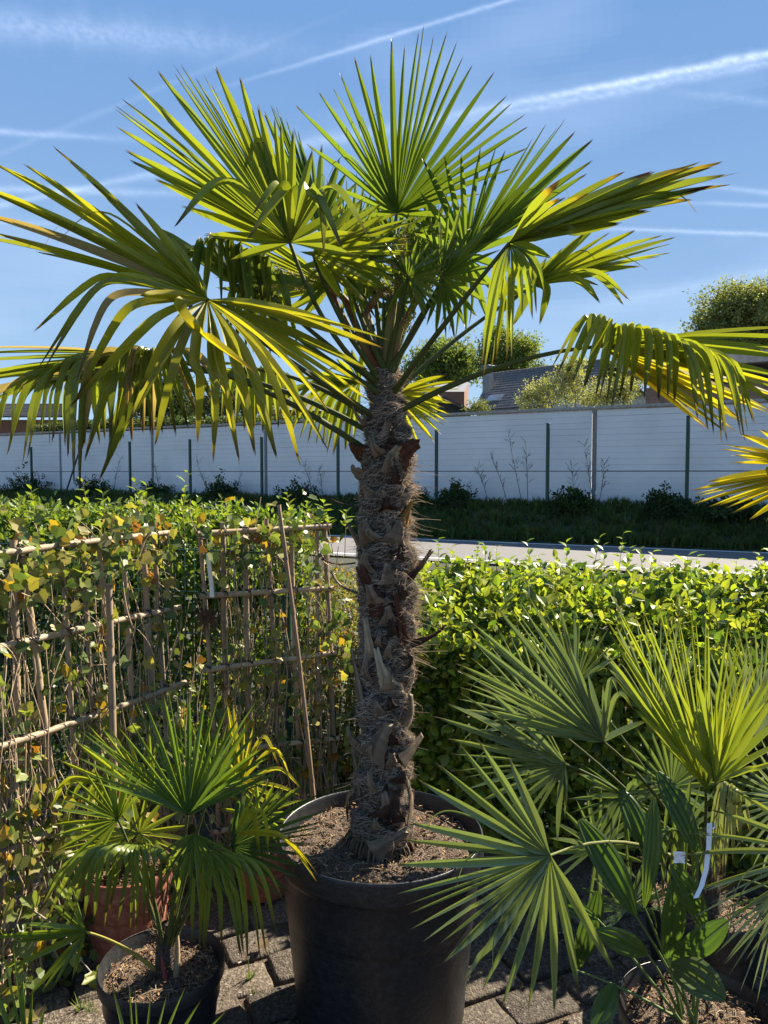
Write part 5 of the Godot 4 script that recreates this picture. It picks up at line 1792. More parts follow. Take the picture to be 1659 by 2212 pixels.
func build_ivy(p1: TrellisFrame, p2: TrellisFrame) -> void:
	rng.seed = 701
	var lf := ivy_shape()
	var pal := [[Color(0.11, 0.155, 0.04), 5], [Color(0.21, 0.25, 0.06), 7], [Color(0.07, 0.1, 0.03), 3], [Color(0.3, 0.27, 0.06), 4], [Color(0.42, 0.27, 0.03), 1.6], [Color(0.28, 0.13, 0.03), 1.0], [Color(0.24, 0.2, 0.1), 1]]
	var tot := 0.0
	for q in pal: tot += q[1]
	var pick := func() -> Color:
		var w := rng.randf() * tot
		for q in pal:
			w -= q[1]
			if w < 0.0: return q[0]
		return pal[0][0]
	var spec := [
		[p1, "ivy_plant", "ivy with bare brown stems climbing the trellis beside the terracotta pot", 120, 1900, 160],
		[p2, "ivy_plant", "ivy with small green leaves on the trellis beside the tall palm", 70, 850, 130],
	]
	for s in spec:
		var p: TrellisFrame = s[0]
		var o := thing(s[1], p.at(0.5, 0.0, 0.03), s[2], "ivy", "ivy on the trellis")
		var ways := []
		for i in int(s[3]):
			var b := MB.new()
			var t := R(0.0, 1.0)
			var pts := []
			var rr := []
			var cc := []
			var top := R(0.5, 1.48)
			var dt := R(-0.2, 0.2)
			var n := 9
			var col := Color(0.34, 0.25, 0.165) * R(0.5, 1.25)
			for j in n + 1:
				var f := float(j) / n
				pts.append(p.at(t + dt * f + 0.022 * sin(f * R(7.0, 11.0) + i) + R(-0.012, 0.012), top * f + R(-0.02, 0.02), 0.03 * sin(f * 7.0 + i * 2.0) + 0.012))
				rr.append(lerpf(R(0.0022, 0.0052), 0.0012, f)); cc.append(col)
			tube(b, pts, rr, 5, cc)
			put(b, "stem", M.stem, o)
			ways.append(pts)
		# thin dry twigs that criss-cross between the stems
		var tw := MB.new()
		for i in 260:
			var t4 := R(-0.02, 1.02)
			var y4 := R(0.1, 1.42)
			var q5 := p.at(t4, y4, R(-0.02, 0.05))
			var q6 := p.at(t4 + R(-0.14, 0.14), y4 + R(-0.22, 0.22), R(-0.02, 0.06))
			tube(tw, bez(q5, q5.lerp(q6, 0.5) + rdir() * 0.05, q6, 5), [0.0018, 0.0018, 0.0016, 0.0014, 0.0012, 0.0008], 4, Color(0.36, 0.27, 0.18) * R(0.5, 1.3), false)
		put(tw, "twigs", M.stem, o).set_meta("kind", "stuff")
		var tr := []
		var cols := PackedColorArray()
		var count := 0
		for i in int(s[4]):
			var q := Vector3.ZERO
			var w := rng.randf()
			if w < 0.6:
				var path: Array = ways[rng.randi() % ways.size()]
				var k := rng.randi() % 9
				q = path[k].lerp(path[k + 1], rng.randf()) + rdir() * 0.03
			elif w < 0.78:
				q = p.at(R(-0.02, 1.02), 1.36 + rng.randfn() * 0.07, 0.03 + rng.randfn() * 0.06)
			elif p == p2:
				q = p.at(R(0.78, 1.2), R(0.1, 1.2), rng.randfn() * 0.04)
			else:
				q = p.at(R(0.0, 0.75), R(0.0, 0.6), rng.randfn() * 0.05 + 0.03)
			var d := (rdir() + Vector3(0, -0.5, 0.3)).normalized()
			var sz := R(0.022, 0.056)
			var t3 := Transform3D(along(d, (Vector3(0.2, 0.5, 0.9) + rdir() * 0.8).normalized(), Vector3.ONE * sz), q)
			var c: Color = pick.call()
			if count < s[5] and q.y > 0.3 and i % 3 == 0:
				count += 1
				mesh_at(lf, "leaf", tinted_leaf(c), o, t3)
			else:
				tr.append(t3)
				cols.append(vary(c, 0.2))
		scatter("foliage", lf, M.hedge_leaf, tr, cols, o)
	# ivy runners on the ground by the small pot
	var r := thing("ivy_plant", Vector3(-1.05, 0, -2.25), "pale ivy runner trailing over the paving beside the small black pot", "ivy")
	var b5 := MB.new()
	for path2 in [[[60, 1960, 2.3], [130, 2010, 2.25], [180, 2080, 2.2], [215, 2120, 2.15]], [[20, 1900, 2.35], [90, 1990, 2.3], [60, 2080, 2.2], [55, 2150, 2.1]]]:
		var pts2 := []
		for q in path2: pts2.append(P(q[0], q[1], q[2]))
		var sm := []
		for i in 10: sm.append(crv(pts2, i / 9.0 * 3.0))
		tube(b5, sm, [0.003, 0.003, 0.003, 0.0028, 0.0026, 0.0024, 0.002, 0.0018, 0.0015, 0.001], 5, Color(0.3, 0.24, 0.17))
		for i in 9:
			var q4: Vector3 = sm[1 + i]
			mesh_at(lf, "leaf", tinted_leaf(Color(0.22, 0.25, 0.05)), r, Transform3D(along(Vector3(R(-1, 1), R(-0.4, 0.6), R(-0.2, 1)), Vector3(0, 0.8, 0.6), Vector3.ONE * R(0.03, 0.05)), q4 + rdir() * 0.015))
	put(b5, "runner", M.stem, r)


# ------------------------------------------------------------------ smaller palms
func fan_small(palm: Node3D, base: Vector3, hub: Array, tips: Array, n: int, o := {}) -> void:
	var d := {"col": Color(0.095, 0.15, 0.028), "col2": Color(0.26, 0.27, 0.025), "yellow": 0.15, "split": 0.36, "wmax": 0.017, "brown": 0.015, "arch": 0.02, "stalk": 0.0055, "lift": Vector3(0, 0.05, 0), "fold": 2.6}
	d.merge(o, true)
	frond(palm, base, hub, tips, n, d)


func small_base(palm: Node3D, at: Vector3, h: float, r: float, n: int) -> void:
	# short fibrous stem with old leaf bases
	var b := MB.new()
	lathe(b, at, [[r * 1.2, -0.03], [r * 1.1, 0.0], [r, h * 0.4], [r * 0.75, h * 0.8], [r * 0.3, h]], 14)
	put(b, "stem", M.trunk, palm)
	b = MB.new()
	for i in n:
		var a := R(0, TAU)
		var y := R(0.0, h)
		var q := at + Vector3(cos(a) * r * 0.9, y, sin(a) * r * 0.9)
		var e := q + Vector3(cos(a) * R(0.0, 0.02), R(-0.01, 0.05), sin(a) * R(0.0, 0.02)) + rdir() * 0.012
		tube(b, bez(q, q.lerp(e, 0.5) + rdir() * 0.008, e, 3), [0.0009, 0.0008, 0.0007, 0.0004], 3, Color(0.22, 0.16, 0.1) * R(0.5, 1.3), false)
	put(b, "stem_fibre", M.fibre, palm).set_meta("kind", "stuff")


func build_left_palm() -> void:
	rng.seed = 801
	var at := Vector3(-0.635, 0, -2.1)
	var pt := thing("plant_pot", at, "small black plastic pot on the paving, holding the bushy young palm", "pot")
	pot(pt, at, 0.176, 0.255, 0.012, 0.006, M.pot, 0.8, 0.045, 0.03)
	var palm := thing("young_palm", at + Vector3(0, 0.21, 0), "bushy young fan palm in the small black pot", "palm")
	var c := at + Vector3(0.01, 0.21, 0.0)
	small_base(palm, c, 0.16, 0.028, 260)
	# dry sheath and a reddish young stem
	var b := MB.new()
	tube(b, bez(c + Vector3(0.03, -0.01, 0.02), c + Vector3(0.045, 0.06, 0.02), c + Vector3(0.035, 0.14, 0.0), 4), [0.008, 0.01, 0.008, 0.006, 0.003], 6, Color(0.28, 0.2, 0.12))
	put(b, "dry_sheath", M.dull, palm)
	b = MB.new()
	tube(b, bez(c + Vector3(0.012, -0.01, 0.03), c + Vector3(0.005, 0.04, 0.03), c + Vector3(-0.008, 0.09, 0.02), 4), [0.008, 0.009, 0.007, 0.005, 0.003], 6, Color(0.2, 0.05, 0.045))
	put(b, "leaf_sheath", M.stem, palm)
	var f := c + Vector3(0.0, 0.05, 0.0)
	fan_small(palm, f, [406, 1762, 2.0], [[215, 1690, -0.05], [160, 1640, 0.0], [150, 1580, 0.05], [200, 1565, 0.08], [255, 1556, 0.1], [296, 1514, 0.1], [333, 1496, 0.12], [363, 1487, 0.12], [393, 1480, 0.12], [410, 1487, 0.12], [424, 1500, 0.12], [447, 1500, 0.12], [495, 1510, 0.1], [514, 1537, 0.1], [579, 1497, 0.08], [560, 1545, 0.05], [616, 1616, 0.0], [625, 1645, -0.05], [590, 1690, -0.08]], 34, {"col": Color(0.085, 0.145, 0.03), "yellow": 0.1, "split": 0.32, "wmax": 0.015, "lift": Vector3(0.0, 0.03, 0.0)})
	fan_small(palm, f, [300, 1822, 1.95], [[90, 1945, 0.0, 150, 1850, 0.0], [118, 1985, -0.02, 180, 1838, -0.05], [165, 1985, -0.05, 200, 1832, -0.08], [218, 2003, -0.08, 235, 1830, -0.12], [235, 1975, -0.08, 262, 1832, -0.13], [284, 2018, -0.08, 290, 1832, -0.14], [320, 1990, -0.08, 315, 1838, -0.14], [345, 1950, -0.05, 345, 1845, -0.1], [385, 1935, 0.0, 370, 1840, -0.06]], 19, {"col": Color(0.1, 0.145, 0.03), "yellow": 0.25, "fold": 3.2, "wmax": 0.024})
	fan_small(palm, f, [452, 1838, 1.98], [[345, 1900, 0.0, 400, 1830, -0.05], [404, 2035, -0.05, 410, 1845, -0.1], [440, 2055, -0.08, 440, 1850, -0.12], [446, 2040, -0.08, 455, 1855, -0.12], [516, 2064, -0.1, 485, 1862, -0.12], [520, 2060, -0.1, 495, 1862, -0.12], [548, 2064, -0.1, 530, 1856, -0.12], [584, 2055, -0.08, 540, 1855, -0.1], [605, 1942, 0.0, 575, 1860, -0.05]], 15, {"col": Color(0.12, 0.17, 0.03), "yellow": 0.4, "fold": 3.0})
	fan_small(palm, f, [498, 1828, 2.05], [[520, 1700, 0.05], [560, 1690, 0.08], [620, 1690, 0.08], [670, 1700, 0.08], [705, 1760, 0.06], [704, 1780, 0.05], [700, 1812, 0.03], [690, 1840, 0.02], [650, 1895, 0.0], [610, 1940, -0.02], [560, 1930, -0.03]], 22, {"col": Color(0.06, 0.11, 0.035), "yellow": 0.1})
	fan_small(palm, f, [510, 1800, 2.0], [[560, 1850, 0.0, 545, 1715, 0.0], [578, 1850, 0.0, 570, 1725, 0.0], [684, 1898, -0.05, 612, 1790, -0.08], [690, 1890, -0.05, 620, 1800, -0.08]], 4, {"col": Color(0.26, 0.27, 0.03), "col2": Color(0.42, 0.34, 0.02), "yellow": 0.6, "fold": 2.5, "stalk": 0.003})
	fan_small(palm, c + Vector3(-0.02, 0.02, 0.01), [186, 2013, 1.9], [[120, 1900, 0.1], [150, 1900, 0.12], [90, 1980, 0.05], [0, 2000, 0.0], [-15, 2025, -0.02], [15, 2040, -0.03], [40, 2100, -0.05], [80, 2160, -0.06], [100, 2130, -0.06], [154, 2121, -0.06], [165, 2090, -0.05]], 13, {"stalk_col": Color(0.28, 0.25, 0.06), "yellow": 0.25, "lift": Vector3(0.0, 0.03, 0.0), "wmax": 0.017})
	fan_small(palm, f, [455, 1705, 2.12], [[330, 1700, 0.0], [320, 1640, 0.0], [350, 1590, 0.03], [390, 1560, 0.04], [440, 1550, 0.04], [490, 1555, 0.04], [540, 1580, 0.03], [575, 1630, 0.0], [580, 1690, 0.0]], 20, {"yellow": 0.2, "wmax": 0.018, "split": 0.32})
	fan_small(palm, f, [255, 1770, 2.1], [[330, 1680, 0.0], [290, 1640, 0.0], [240, 1640, 0.02], [190, 1655, 0.02], [150, 1690, 0.0], [120, 1740, 0.0], [110, 1800, 0.0], [140, 1860, -0.03], [190, 1890, -0.03]], 18, {"yellow": 0.35, "wmax": 0.019, "split": 0.34})
	fan_small(palm, f, [420, 1800, 1.92], [[330, 1850, -0.05], [340, 1905, -0.08], [375, 1950, -0.1], [420, 1965, -0.1], [470, 1950, -0.1], [520, 1915, -0.08], [545, 1870, -0.05]], 12, {"yellow": 0.2, "wmax": 0.02, "split": 0.3, "col": Color(0.07, 0.12, 0.03)})
	# the terracotta pot behind with a second young palm
	at = Vector3(-0.885, 0, -2.55)
	pt = thing("plant_pot", at, "terracotta pot between the trellis and the small black pot", "pot")
	pot(pt, at, 0.15, 0.3, 0.012, 0.012, M.terracotta, 0.8, 0.035, 0.045)
	var p2 := thing("young_palm", at + Vector3(0, 0.265, 0), "young palm with long yellowing segments in the terracotta pot", "palm")
	small_base(p2, at + Vector3(0, 0.26, 0), 0.1, 0.022, 120)
	f = at + Vector3(0, 0.3, 0)
	fan_small(p2, f, [330, 1730, 2.4], [[200, 1790, 0.0, 200, 1670, 0.0], [215, 1770, 0.0, 215, 1672, 0.0], [150, 1800, 0.0, 165, 1665, 0.0], [105, 1760, 0.0, 145, 1660, 0.0], [130, 1650, 0.0], [190, 1570, 0.05], [240, 1570, 0.05], [290, 1575, 0.05], [340, 1560, 0.05]], 17, {"col": Color(0.15, 0.19, 0.03), "yellow": 0.5, "fold": 3.0, "wmax": 0.022})
	fan_small(p2, f, [300, 1800, 2.4], [[170, 1890, 0.0], [140, 1850, 0.0], [100, 1830, 0.0], [120, 1800, 0.0], [180, 1760, 0.0], [260, 1720, 0.0], [330, 1720, 0.0], [390, 1760, 0.0], [420, 1820, 0.0], [400, 1880, 0.0]], 18, {"col": Color(0.12, 0.16, 0.03), "yellow": 0.3})
	at = Vector3(-0.47, 0, -2.9)
	pt = thing("plant_pot", at, "terracotta pot in the shade behind the large black pot", "pot")
	pot(pt, at, 0.11, 0.2, 0.01, 0.01, M.terracotta, 0.8, 0.035, 0.045)
	var p3 := thing("young_palm", at + Vector3(0, 0.165, 0), "young palm with yellow bent segments behind the large black pot", "palm")
	small_base(p3, at + Vector3(0, 0.16, 0), 0.1, 0.022, 100)
	f = at + Vector3(0, 0.2, 0)
	fan_small(p3, f, [520, 1690, 2.75], [[420, 1690, 0.0], [430, 1640, 0.0], [470, 1600, 0.0], [500, 1530, 0.0], [480, 1505, 0.0], [530, 1560, 0.0], [560, 1580, 0.0], [605, 1660, 0.0, 575, 1565, 0.0], [650, 1700, 0.0, 605, 1640, 0.0], [640, 1720, 0.0], [600, 1760, 0.0]], 17, {"col": Color(0.18, 0.21, 0.03), "col2": Color(0.4, 0.33, 0.02), "yellow": 0.5, "fold": 3.0})
	fan_small(p3, f, [560, 1760, 2.72], [[470, 1780, 0.0], [480, 1720, 0.0], [530, 1690, 0.0], [600, 1690, 0.0], [640, 1700, 0.0], [660, 1740, 0.0], [650, 1790, 0.0], [600, 1820, 0.0]], 13, {"col": Color(0.12, 0.17, 0.03), "yellow": 0.3})


func broad_leaf(o: Node3D, a: Vector3, z: Vector3, wide: float, face: Vector3, col: Color, arch := 0.05) -> void:
	# an undivided pleated leaf
	var b := MB.new()
	var d := (z - a).normalized()
	var s := d.cross(face).normalized()
	var nn := s.cross(d)
	var rings := 12
	var pl := 8
	var len_ := (z - a).length()
	for i in rings + 1:
		var t := float(i) / rings
		var w := wide * 0.5 * pow(sin(PI * pow(t, 1.1) * 0.97 + 0.03), 0.6)
		var q := a.lerp(z, t) + nn * len_ * arch * sin(t * PI) - Vector3(0, 0.04 * t * t * len_, 0)
		for k in pl:
			for e in 2:
				var x := -1.0 + 2.0 * (k + e) / float(pl)
				var up := (0.13 if (k + e) % 2 else 0.0) * w + absf(x) * w * 0.22
				b.p(q + s * w * x + nn * up, col * (1.0 if e else 0.93))
	var row := pl * 2
	for i in rings:
		for k in pl:
			var q2 := i * row + k * 2
			b.quad(q2, q2 + row, q2 + row + 1, q2 + 1)
	put(b, "leaf", M.leaf, o)


func build_right_palms() -> void:
	rng.seed = 901
	var at := Vector3(1.03, 0, -2.38)
	var pt := thing("plant_pot", at, "dark pot under the spiky low palm, close to the hedge", "pot")
	pot(pt, at, 0.19, 0.28, 0.012, 0.006, M.pot, 0.8, 0.03, 0.03)
	var palm := thing("low_palm", at + Vector3(0, 0.25, 0), "spiky many-stemmed low fan palm in front of the bright hedge", "palm")
	var c := at + Vector3(-0.02, 0.25, 0.02)
	small_base(palm, c, 0.2, 0.06, 500)
	var f := c + Vector3(0, 0.14, 0)
	var gr := Color(0.115, 0.15, 0.075)
	var sv0 := Color(0.115, 0.15, 0.07)
	# near fan, low on the big pot's side
	fan_small(palm, f + Vector3(-0.02, 0, 0.03), [1188, 1848, 1.62], [[1105, 1640, 0.05], [1030, 1609, 0.06], [984, 1626, 0.06], [931, 1674, 0.06], [914, 1712, 0.06], [888, 1757, 0.05], [868, 1808, 0.05], [866, 1833, 0.04], [863, 1878, 0.03], [871, 1936, 0.02], [882, 1951, 0.02], [882, 1981, 0.01], [906, 2019, 0.0], [934, 2039, 0.0], [959, 2065, -0.01], [969, 2080, -0.01], [999, 2108, -0.02], [1004, 2120, -0.02], [1057, 2158, -0.03], [1123, 2178, -0.03], [1191, 2176, -0.03], [1246, 2140, -0.02], [1317, 2095, 0.0]], 26, {"mat": M.leaf_grey, "col": sv0, "yellow": 0.25, "split": 0.34, "wmax": 0.023, "lift": Vector3(-0.03, 0.12, 0.0), "stalk": 0.0055, "stalk_col": Color(0.14, 0.15, 0.05), "arch": 0.0})
	# above it, further back
	fan_small(palm, f, [1221, 1651, 2.1], [[1140, 1500, 0.05], [1070, 1480, 0.05], [985, 1500, 0.05], [963, 1530, 0.05], [953, 1560, 0.05], [957, 1596, 0.04], [974, 1651, 0.02], [997, 1682, 0.0], [1030, 1717, 0.0], [1115, 1747, -0.02], [1145, 1767, -0.02], [1216, 1737, -0.03], [1206, 1818, -0.03]], 20, {"mat": M.leaf_grey, "col": gr, "yellow": 0.2, "split": 0.32, "wmax": 0.022, "lift": Vector3(-0.02, 0.1, 0)})
	fan_small(palm, f, [1303, 1602, 2.0], [[1130, 1580, 0.0], [1070, 1540, 0.02], [1000, 1495, 0.05], [984, 1454, 0.06], [988, 1412, 0.07], [993, 1366, 0.08], [1010, 1340, 0.08], [1050, 1320, 0.08], [1090, 1302, 0.08], [1110, 1288, 0.08], [1155, 1300, 0.08], [1230, 1400, 0.05], [1290, 1480, 0.0], [1345, 1500, -0.05, 1325, 1430, -0.05], [1390, 1560, 0.0]], 24, {"mat": M.leaf_grey, "col": gr, "yellow": 0.2, "split": 0.36, "wmax": 0.021, "lift": Vector3(0.0, 0.08, 0)})
	fan_small(palm, f, [1243, 1478, 2.25], [[1150, 1420, 0.0], [1110, 1380, 0.05], [1140, 1320, 0.08], [1165, 1295, 0.08], [1197, 1301, 0.08], [1225, 1320, 0.08], [1247, 1334, 0.08], [1282, 1329, 0.08], [1310, 1348, 0.06], [1330, 1400, 0.05], [1340, 1440, 0.03]], 17, {"mat": M.leaf_grey, "col": Color(0.14, 0.17, 0.06), "yellow": 0.2, "split": 0.3, "wmax": 0.02, "lift": Vector3(0, 0.1, 0)})
	# the big lit fan on the right
	fan_small(palm, f, [1524, 1705, 1.9], [[1430, 1600, -0.05], [1380, 1540, 0.0], [1310, 1440, 0.05], [1310, 1350, 0.08], [1331, 1318, 0.1], [1362, 1318, 0.1], [1391, 1312, 0.12], [1428, 1306, 0.12], [1448, 1312, 0.12], [1465, 1311, 0.12], [1485, 1330, 0.12], [1507, 1320, 0.12], [1535, 1335, 0.1], [1581, 1350, 0.1], [1600, 1380, 0.08], [1618, 1403, 0.06], [1650, 1430, 0.04], [1660, 1500, 0.0]], 32, {"col": Color(0.17, 0.22, 0.03), "col2": Color(0.3, 0.3, 0.03), "yellow": 0.35, "split": 0.4, "wmax": 0.024, "lift": Vector3(0.0, 0.05, 0.03), "stalk": 0.007})
	fan_small(palm, f, [1545, 1690, 1.8], [[1440, 1560, -0.05], [1455, 1480, 0.0], [1470, 1440, 0.0], [1505, 1450, 0.02], [1530, 1490, 0.02], [1560, 1470, 0.02], [1600, 1480, 0.02], [1625, 1440, 0.02], [1690, 1460, 0.0], [1700, 1560, 0.0], [1690, 1640, 0.0]], 18, {"col": Color(0.16, 0.21, 0.03), "col2": Color(0.3, 0.3, 0.03), "yellow": 0.35, "split": 0.38, "wmax": 0.024, "lift": Vector3(0.03, 0.05, 0.0)})
	fan_small(palm, f + Vector3(0.03, 0, 0), [1640, 1560, 2.15], [[1560, 1450, 0.0], [1570, 1380, 0.05], [1590, 1350, 0.05], [1630, 1350, 0.05], [1660, 1366, 0.05], [1700, 1360, 0.05], [1740, 1400, 0.05], [1750, 1480, 0.0]], 15, {"mat": M.leaf_grey, "col": Color(0.15, 0.18, 0.06), "yellow": 0.2, "split": 0.35, "wmax": 0.02})
	var sv := Color(0.16, 0.19, 0.11)
	fan_small(palm, f, [1420, 1560, 2.25], [[1330, 1480, 0.0], [1300, 1400, 0.05], [1330, 1345, 0.05], [1375, 1325, 0.05], [1420, 1325, 0.05], [1460, 1335, 0.05], [1500, 1370, 0.05], [1525, 1430, 0.0]], 16, {"mat": M.leaf_grey, "col": sv, "yellow": 0.1, "split": 0.32, "wmax": 0.019})
	fan_small(palm, f, [1180, 1560, 2.35], [[1060, 1600, 0.0], [1010, 1560, 0.0], [990, 1500, 0.02], [1005, 1440, 0.05], [1040, 1390, 0.05], [1090, 1360, 0.05], [1140, 1350, 0.05], [1200, 1380, 0.05], [1250, 1430, 0.0]], 18, {"mat": M.leaf_grey, "col": sv, "yellow": 0.1, "split": 0.32, "wmax": 0.019})
	fan_small(palm, f, [1700, 1730, 1.95], [[1640, 1580, 0.0], [1580, 1610, 0.0], [1545, 1660, 0.0], [1535, 1720, 0.0], [1550, 1780, 0.0], [1590, 1840, 0.0], [1640, 1880, 0.0], [1700, 1900, 0.0]], 17, {"mat": M.leaf_grey, "col": sv, "yellow": 0.15, "split": 0.3, "wmax": 0.018})
	fan_small(palm, f + Vector3(0.04, -0.05, 0.02), [1680, 1930, 1.85], [[1560, 1960, 0.0], [1545, 2030, -0.02], [1570, 2090, -0.03], [1610, 2140, -0.04], [1650, 2170, -0.04], [1700, 2180, -0.04], [1750, 2140, -0.02]], 14, {"mat": M.leaf_grey, "col": sv, "yellow": 0.2, "split": 0.3, "wmax": 0.017})
	fan_small(palm, f, [1350, 1720, 2.2], [[1260, 1650, 0.0], [1235, 1700, 0.0], [1230, 1760, 0.0], [1260, 1820, 0.0], [1310, 1860, 0.0], [1370, 1870, 0.0], [1420, 1830, 0.0], [1440, 1770, 0.0], [1430, 1700, 0.0], [1400, 1650, 0.0]], 20, {"mat": M.leaf_grey, "col": Color(0.1, 0.14, 0.05), "yellow": 0.1, "split": 0.32, "wmax": 0.018})
	fan_small(palm, f, [1480, 1800, 2.1], [[1390, 1900, 0.0, 1420, 1780, 0.0], [1430, 1940, 0.0, 1445, 1780, 0.0], [1470, 1950, 0.0, 1470, 1780, 0.0], [1510, 1940, 0.0, 1500, 1780, 0.0], [1550, 1880, 0.0, 1530, 1790, 0.0], [1560, 1760, 0.0], [1520, 1700, 0.0], [1470, 1680, 0.0], [1420, 1700, 0.0]], 18, {"mat": M.leaf_grey, "col": Color(0.1, 0.14, 0.05), "yellow": 0.15, "split": 0.32, "wmax": 0.018, "fold": 2.5})
	fan_small(palm, f, [1600, 1620, 2.05], [[1510, 1560, 0.0], [1500, 1490, 0.03], [1520, 1420, 0.05], [1560, 1390, 0.05], [1600, 1385, 0.05], [1650, 1410, 0.05], [1690, 1470, 0.0], [1700, 1560, 0.0]], 18, {"mat": M.leaf_grey, "col": sv, "yellow": 0.15, "split": 0.34, "wmax": 0.019})
	fan_small(palm, f, [1290, 1830, 2.25], [[1210, 1900, 0.0], [1190, 1840, 0.0], [1200, 1770, 0.0], [1250, 1720, 0.0], [1310, 1700, 0.0], [1370, 1740, 0.0], [1400, 1810, 0.0], [1380, 1890, 0.0], [1330, 1950, 0.0], [1270, 1960, 0.0]], 20, {"mat": M.leaf_grey, "col": Color(0.1, 0.14, 0.055), "yellow": 0.1, "split": 0.34, "wmax": 0.018})
	fan_small(palm, f, [1450, 1700, 2.2], [[1360, 1740, 0.0], [1345, 1660, 0.0], [1370, 1590, 0.03], [1420, 1550, 0.04], [1480, 1545, 0.04], [1530, 1580, 0.03], [1560, 1650, 0.0], [1550, 1740, 0.0], [1500, 1820, 0.0], [1430, 1830, 0.0]], 22, {"mat": M.leaf_grey, "col": Color(0.11, 0.15, 0.055), "yellow": 0.15, "split": 0.34, "wmax": 0.019})
	fan_small(palm, f + Vector3(0.02, -0.06, 0), [1360, 1960, 2.15], [[1270, 2040, 0.0], [1250, 1970, 0.0], [1270, 1900, 0.0], [1330, 1860, 0.0], [1400, 1860, 0.0], [1450, 1920, 0.0], [1460, 2000, 0.0]], 15, {"mat": M.leaf_grey, "col": Color(0.09, 0.13, 0.045), "yellow": 0.1, "split": 0.34, "wmax": 0.018})
	# hanging pale segments
	fan_small(palm, f, [1575, 1700, 1.85], [[1520, 1900, 0.0, 1553, 1680, 0.0], [1535, 1920, -0.02, 1562, 1678, -0.02], [1548, 1910, -0.02, 1570, 1676, -0.04], [1562, 1930, -0.03, 1580, 1680, -0.05], [1590, 1860, -0.02, 1596, 1700, -0.04], [1620, 1800, 0.0, 1610, 1720, -0.02]], 10, {"mat": M.leaf_grey, "col": Color(0.2, 0.21, 0.09), "yellow": 0.2, "fold": 3.0, "wmax": 0.02, "stalk": 0.004})
	# low fan at the edge of the picture, its blades pointing back over the pot
	fan_small(palm, f + Vector3(0.05, -0.06, 0.03), [1790, 1850, 1.75], [[1640, 1690, 0.0], [1560, 1720, 0.0], [1480, 1795, -0.03], [1475, 1850, -0.04], [1470, 1920, -0.05], [1500, 1940, -0.05], [1530, 1935, -0.05], [1505, 1985, -0.05], [1530, 2030, -0.06], [1565, 2075, -0.06], [1610, 2080, -0.05], [1660, 2160, -0.05], [1700, 2200, -0.04]], 18, {"mat": M.leaf_grey, "col": Color(0.15, 0.17, 0.06), "yellow": 0.25, "split": 0.3, "wmax": 0.016, "arch": 0.06, "lift": Vector3(0.05, 0.06, 0.0)})
	# white strip label and a white tag on the stems
	var b := MB.new()
	var path := [P(1533, 1778, 1.72), P(1531, 1830, 1.72), P(1525, 1880, 1.71), P(1515, 1915, 1.7), P(1503, 1940, 1.69)]
	for i in 5:
		var q: Vector3 = path[i]
		var sd := Vector3(0.0055, 0.0012, 0.001)
		b.p(q - sd); b.p(q + sd); b.p(q + sd - Vector3(0, 0, 0.001)); b.p(q - sd - Vector3(0, 0, 0.001))
	for i in 4:
		for k in 4:
			b.quad(i * 4 + k, i * 4 + (k + 1) % 4, i * 4 + 4 + (k + 1) % 4, i * 4 + 4 + k)
	tube(b, bez(P(1527, 1782, 1.72), P(1545, 1800, 1.7), P(1545, 1778, 1.73), 5), [0.0015, 0.0015, 0.0015, 0.0015, 0.0015, 0.001], 5)
	tag(put(b, "plant_label", M.white_plastic, self, path[0]), "long white loop label hanging from the low palm", "label")
	b = MB.new()
	var w0 := P(1468, 1852, 1.75)
	for i in 7:
		for j in 7:
			var q2 := w0 + Vector3((i - 3) * 0.0045, (j - 3) * 0.0045, 0.008 * nz.get_noise_2d(i * 9.0, j * 9.0))
			if (i == 0 or i == 6) and j % 2: q2.x *= 1.0 + R(-0.004, 0.004)
			b.p(q2)
	for i in 6:
		for j in 6:
			b.quad(i * 7 + j, i * 7 + j + 1, i * 7 + j + 8, i * 7 + j + 7)
	tag(put(b, "plant_label", M.white_plastic, self, w0), "crumpled white tag tied round a stem above the broad leaves", "label")
	# the broad-leaved plant in the pot before it
	at = Vector3(0.8, 0, -1.88)
	pt = thing("plant_pot", at, "black plastic pot holding the broad pleated leaves", "pot")
	pot(pt, at, 0.19, 0.28, 0.012, 0.006, M.pot, 0.8, 0.045, 0.03)
	var pl := thing("broad_leaf_palm", at + Vector3(0, 0.235, 0), "seedling palm with broad undivided pleated leaves in a black pot", "palm")
	var root := P(1440, 2085, 1.86)
	var gl := Color(0.07, 0.125, 0.025)
	var lv := [
		[[1374, 1979, 1.8], [1252, 1762, 1.9], 0.07, gl], [[1392, 1960, 1.85], [1412, 1712, 1.95], 0.045, Color(0.11, 0.17, 0.03)], [[1508, 1845, 1.85], [1420, 1660, 1.95], 0.06, gl], [[1440, 2070, 1.8], [1455, 1893, 1.78], 0.06, gl],
		[[1452, 2075, 1.75], [1570, 1980, 1.7], 0.06, gl], [[1452, 2080, 1.7], [1567, 2153, 1.55], 0.075, Color(0.085, 0.12, 0.045)], [[1398, 2060, 1.75], [1286, 2003, 1.68], 0.05, gl], [[1242, 2095, 1.95], [1292, 1915, 1.9], 0.06, Color(0.05, 0.085, 0.025)],
		[[1525, 2010, 1.8], [1452, 1860, 1.8], 0.055, gl], [[1290, 1985, 1.85], [1190, 1940, 1.95], 0.045, gl], [[1400, 1850, 2.0], [1340, 1700, 2.1], 0.06, gl],
	]
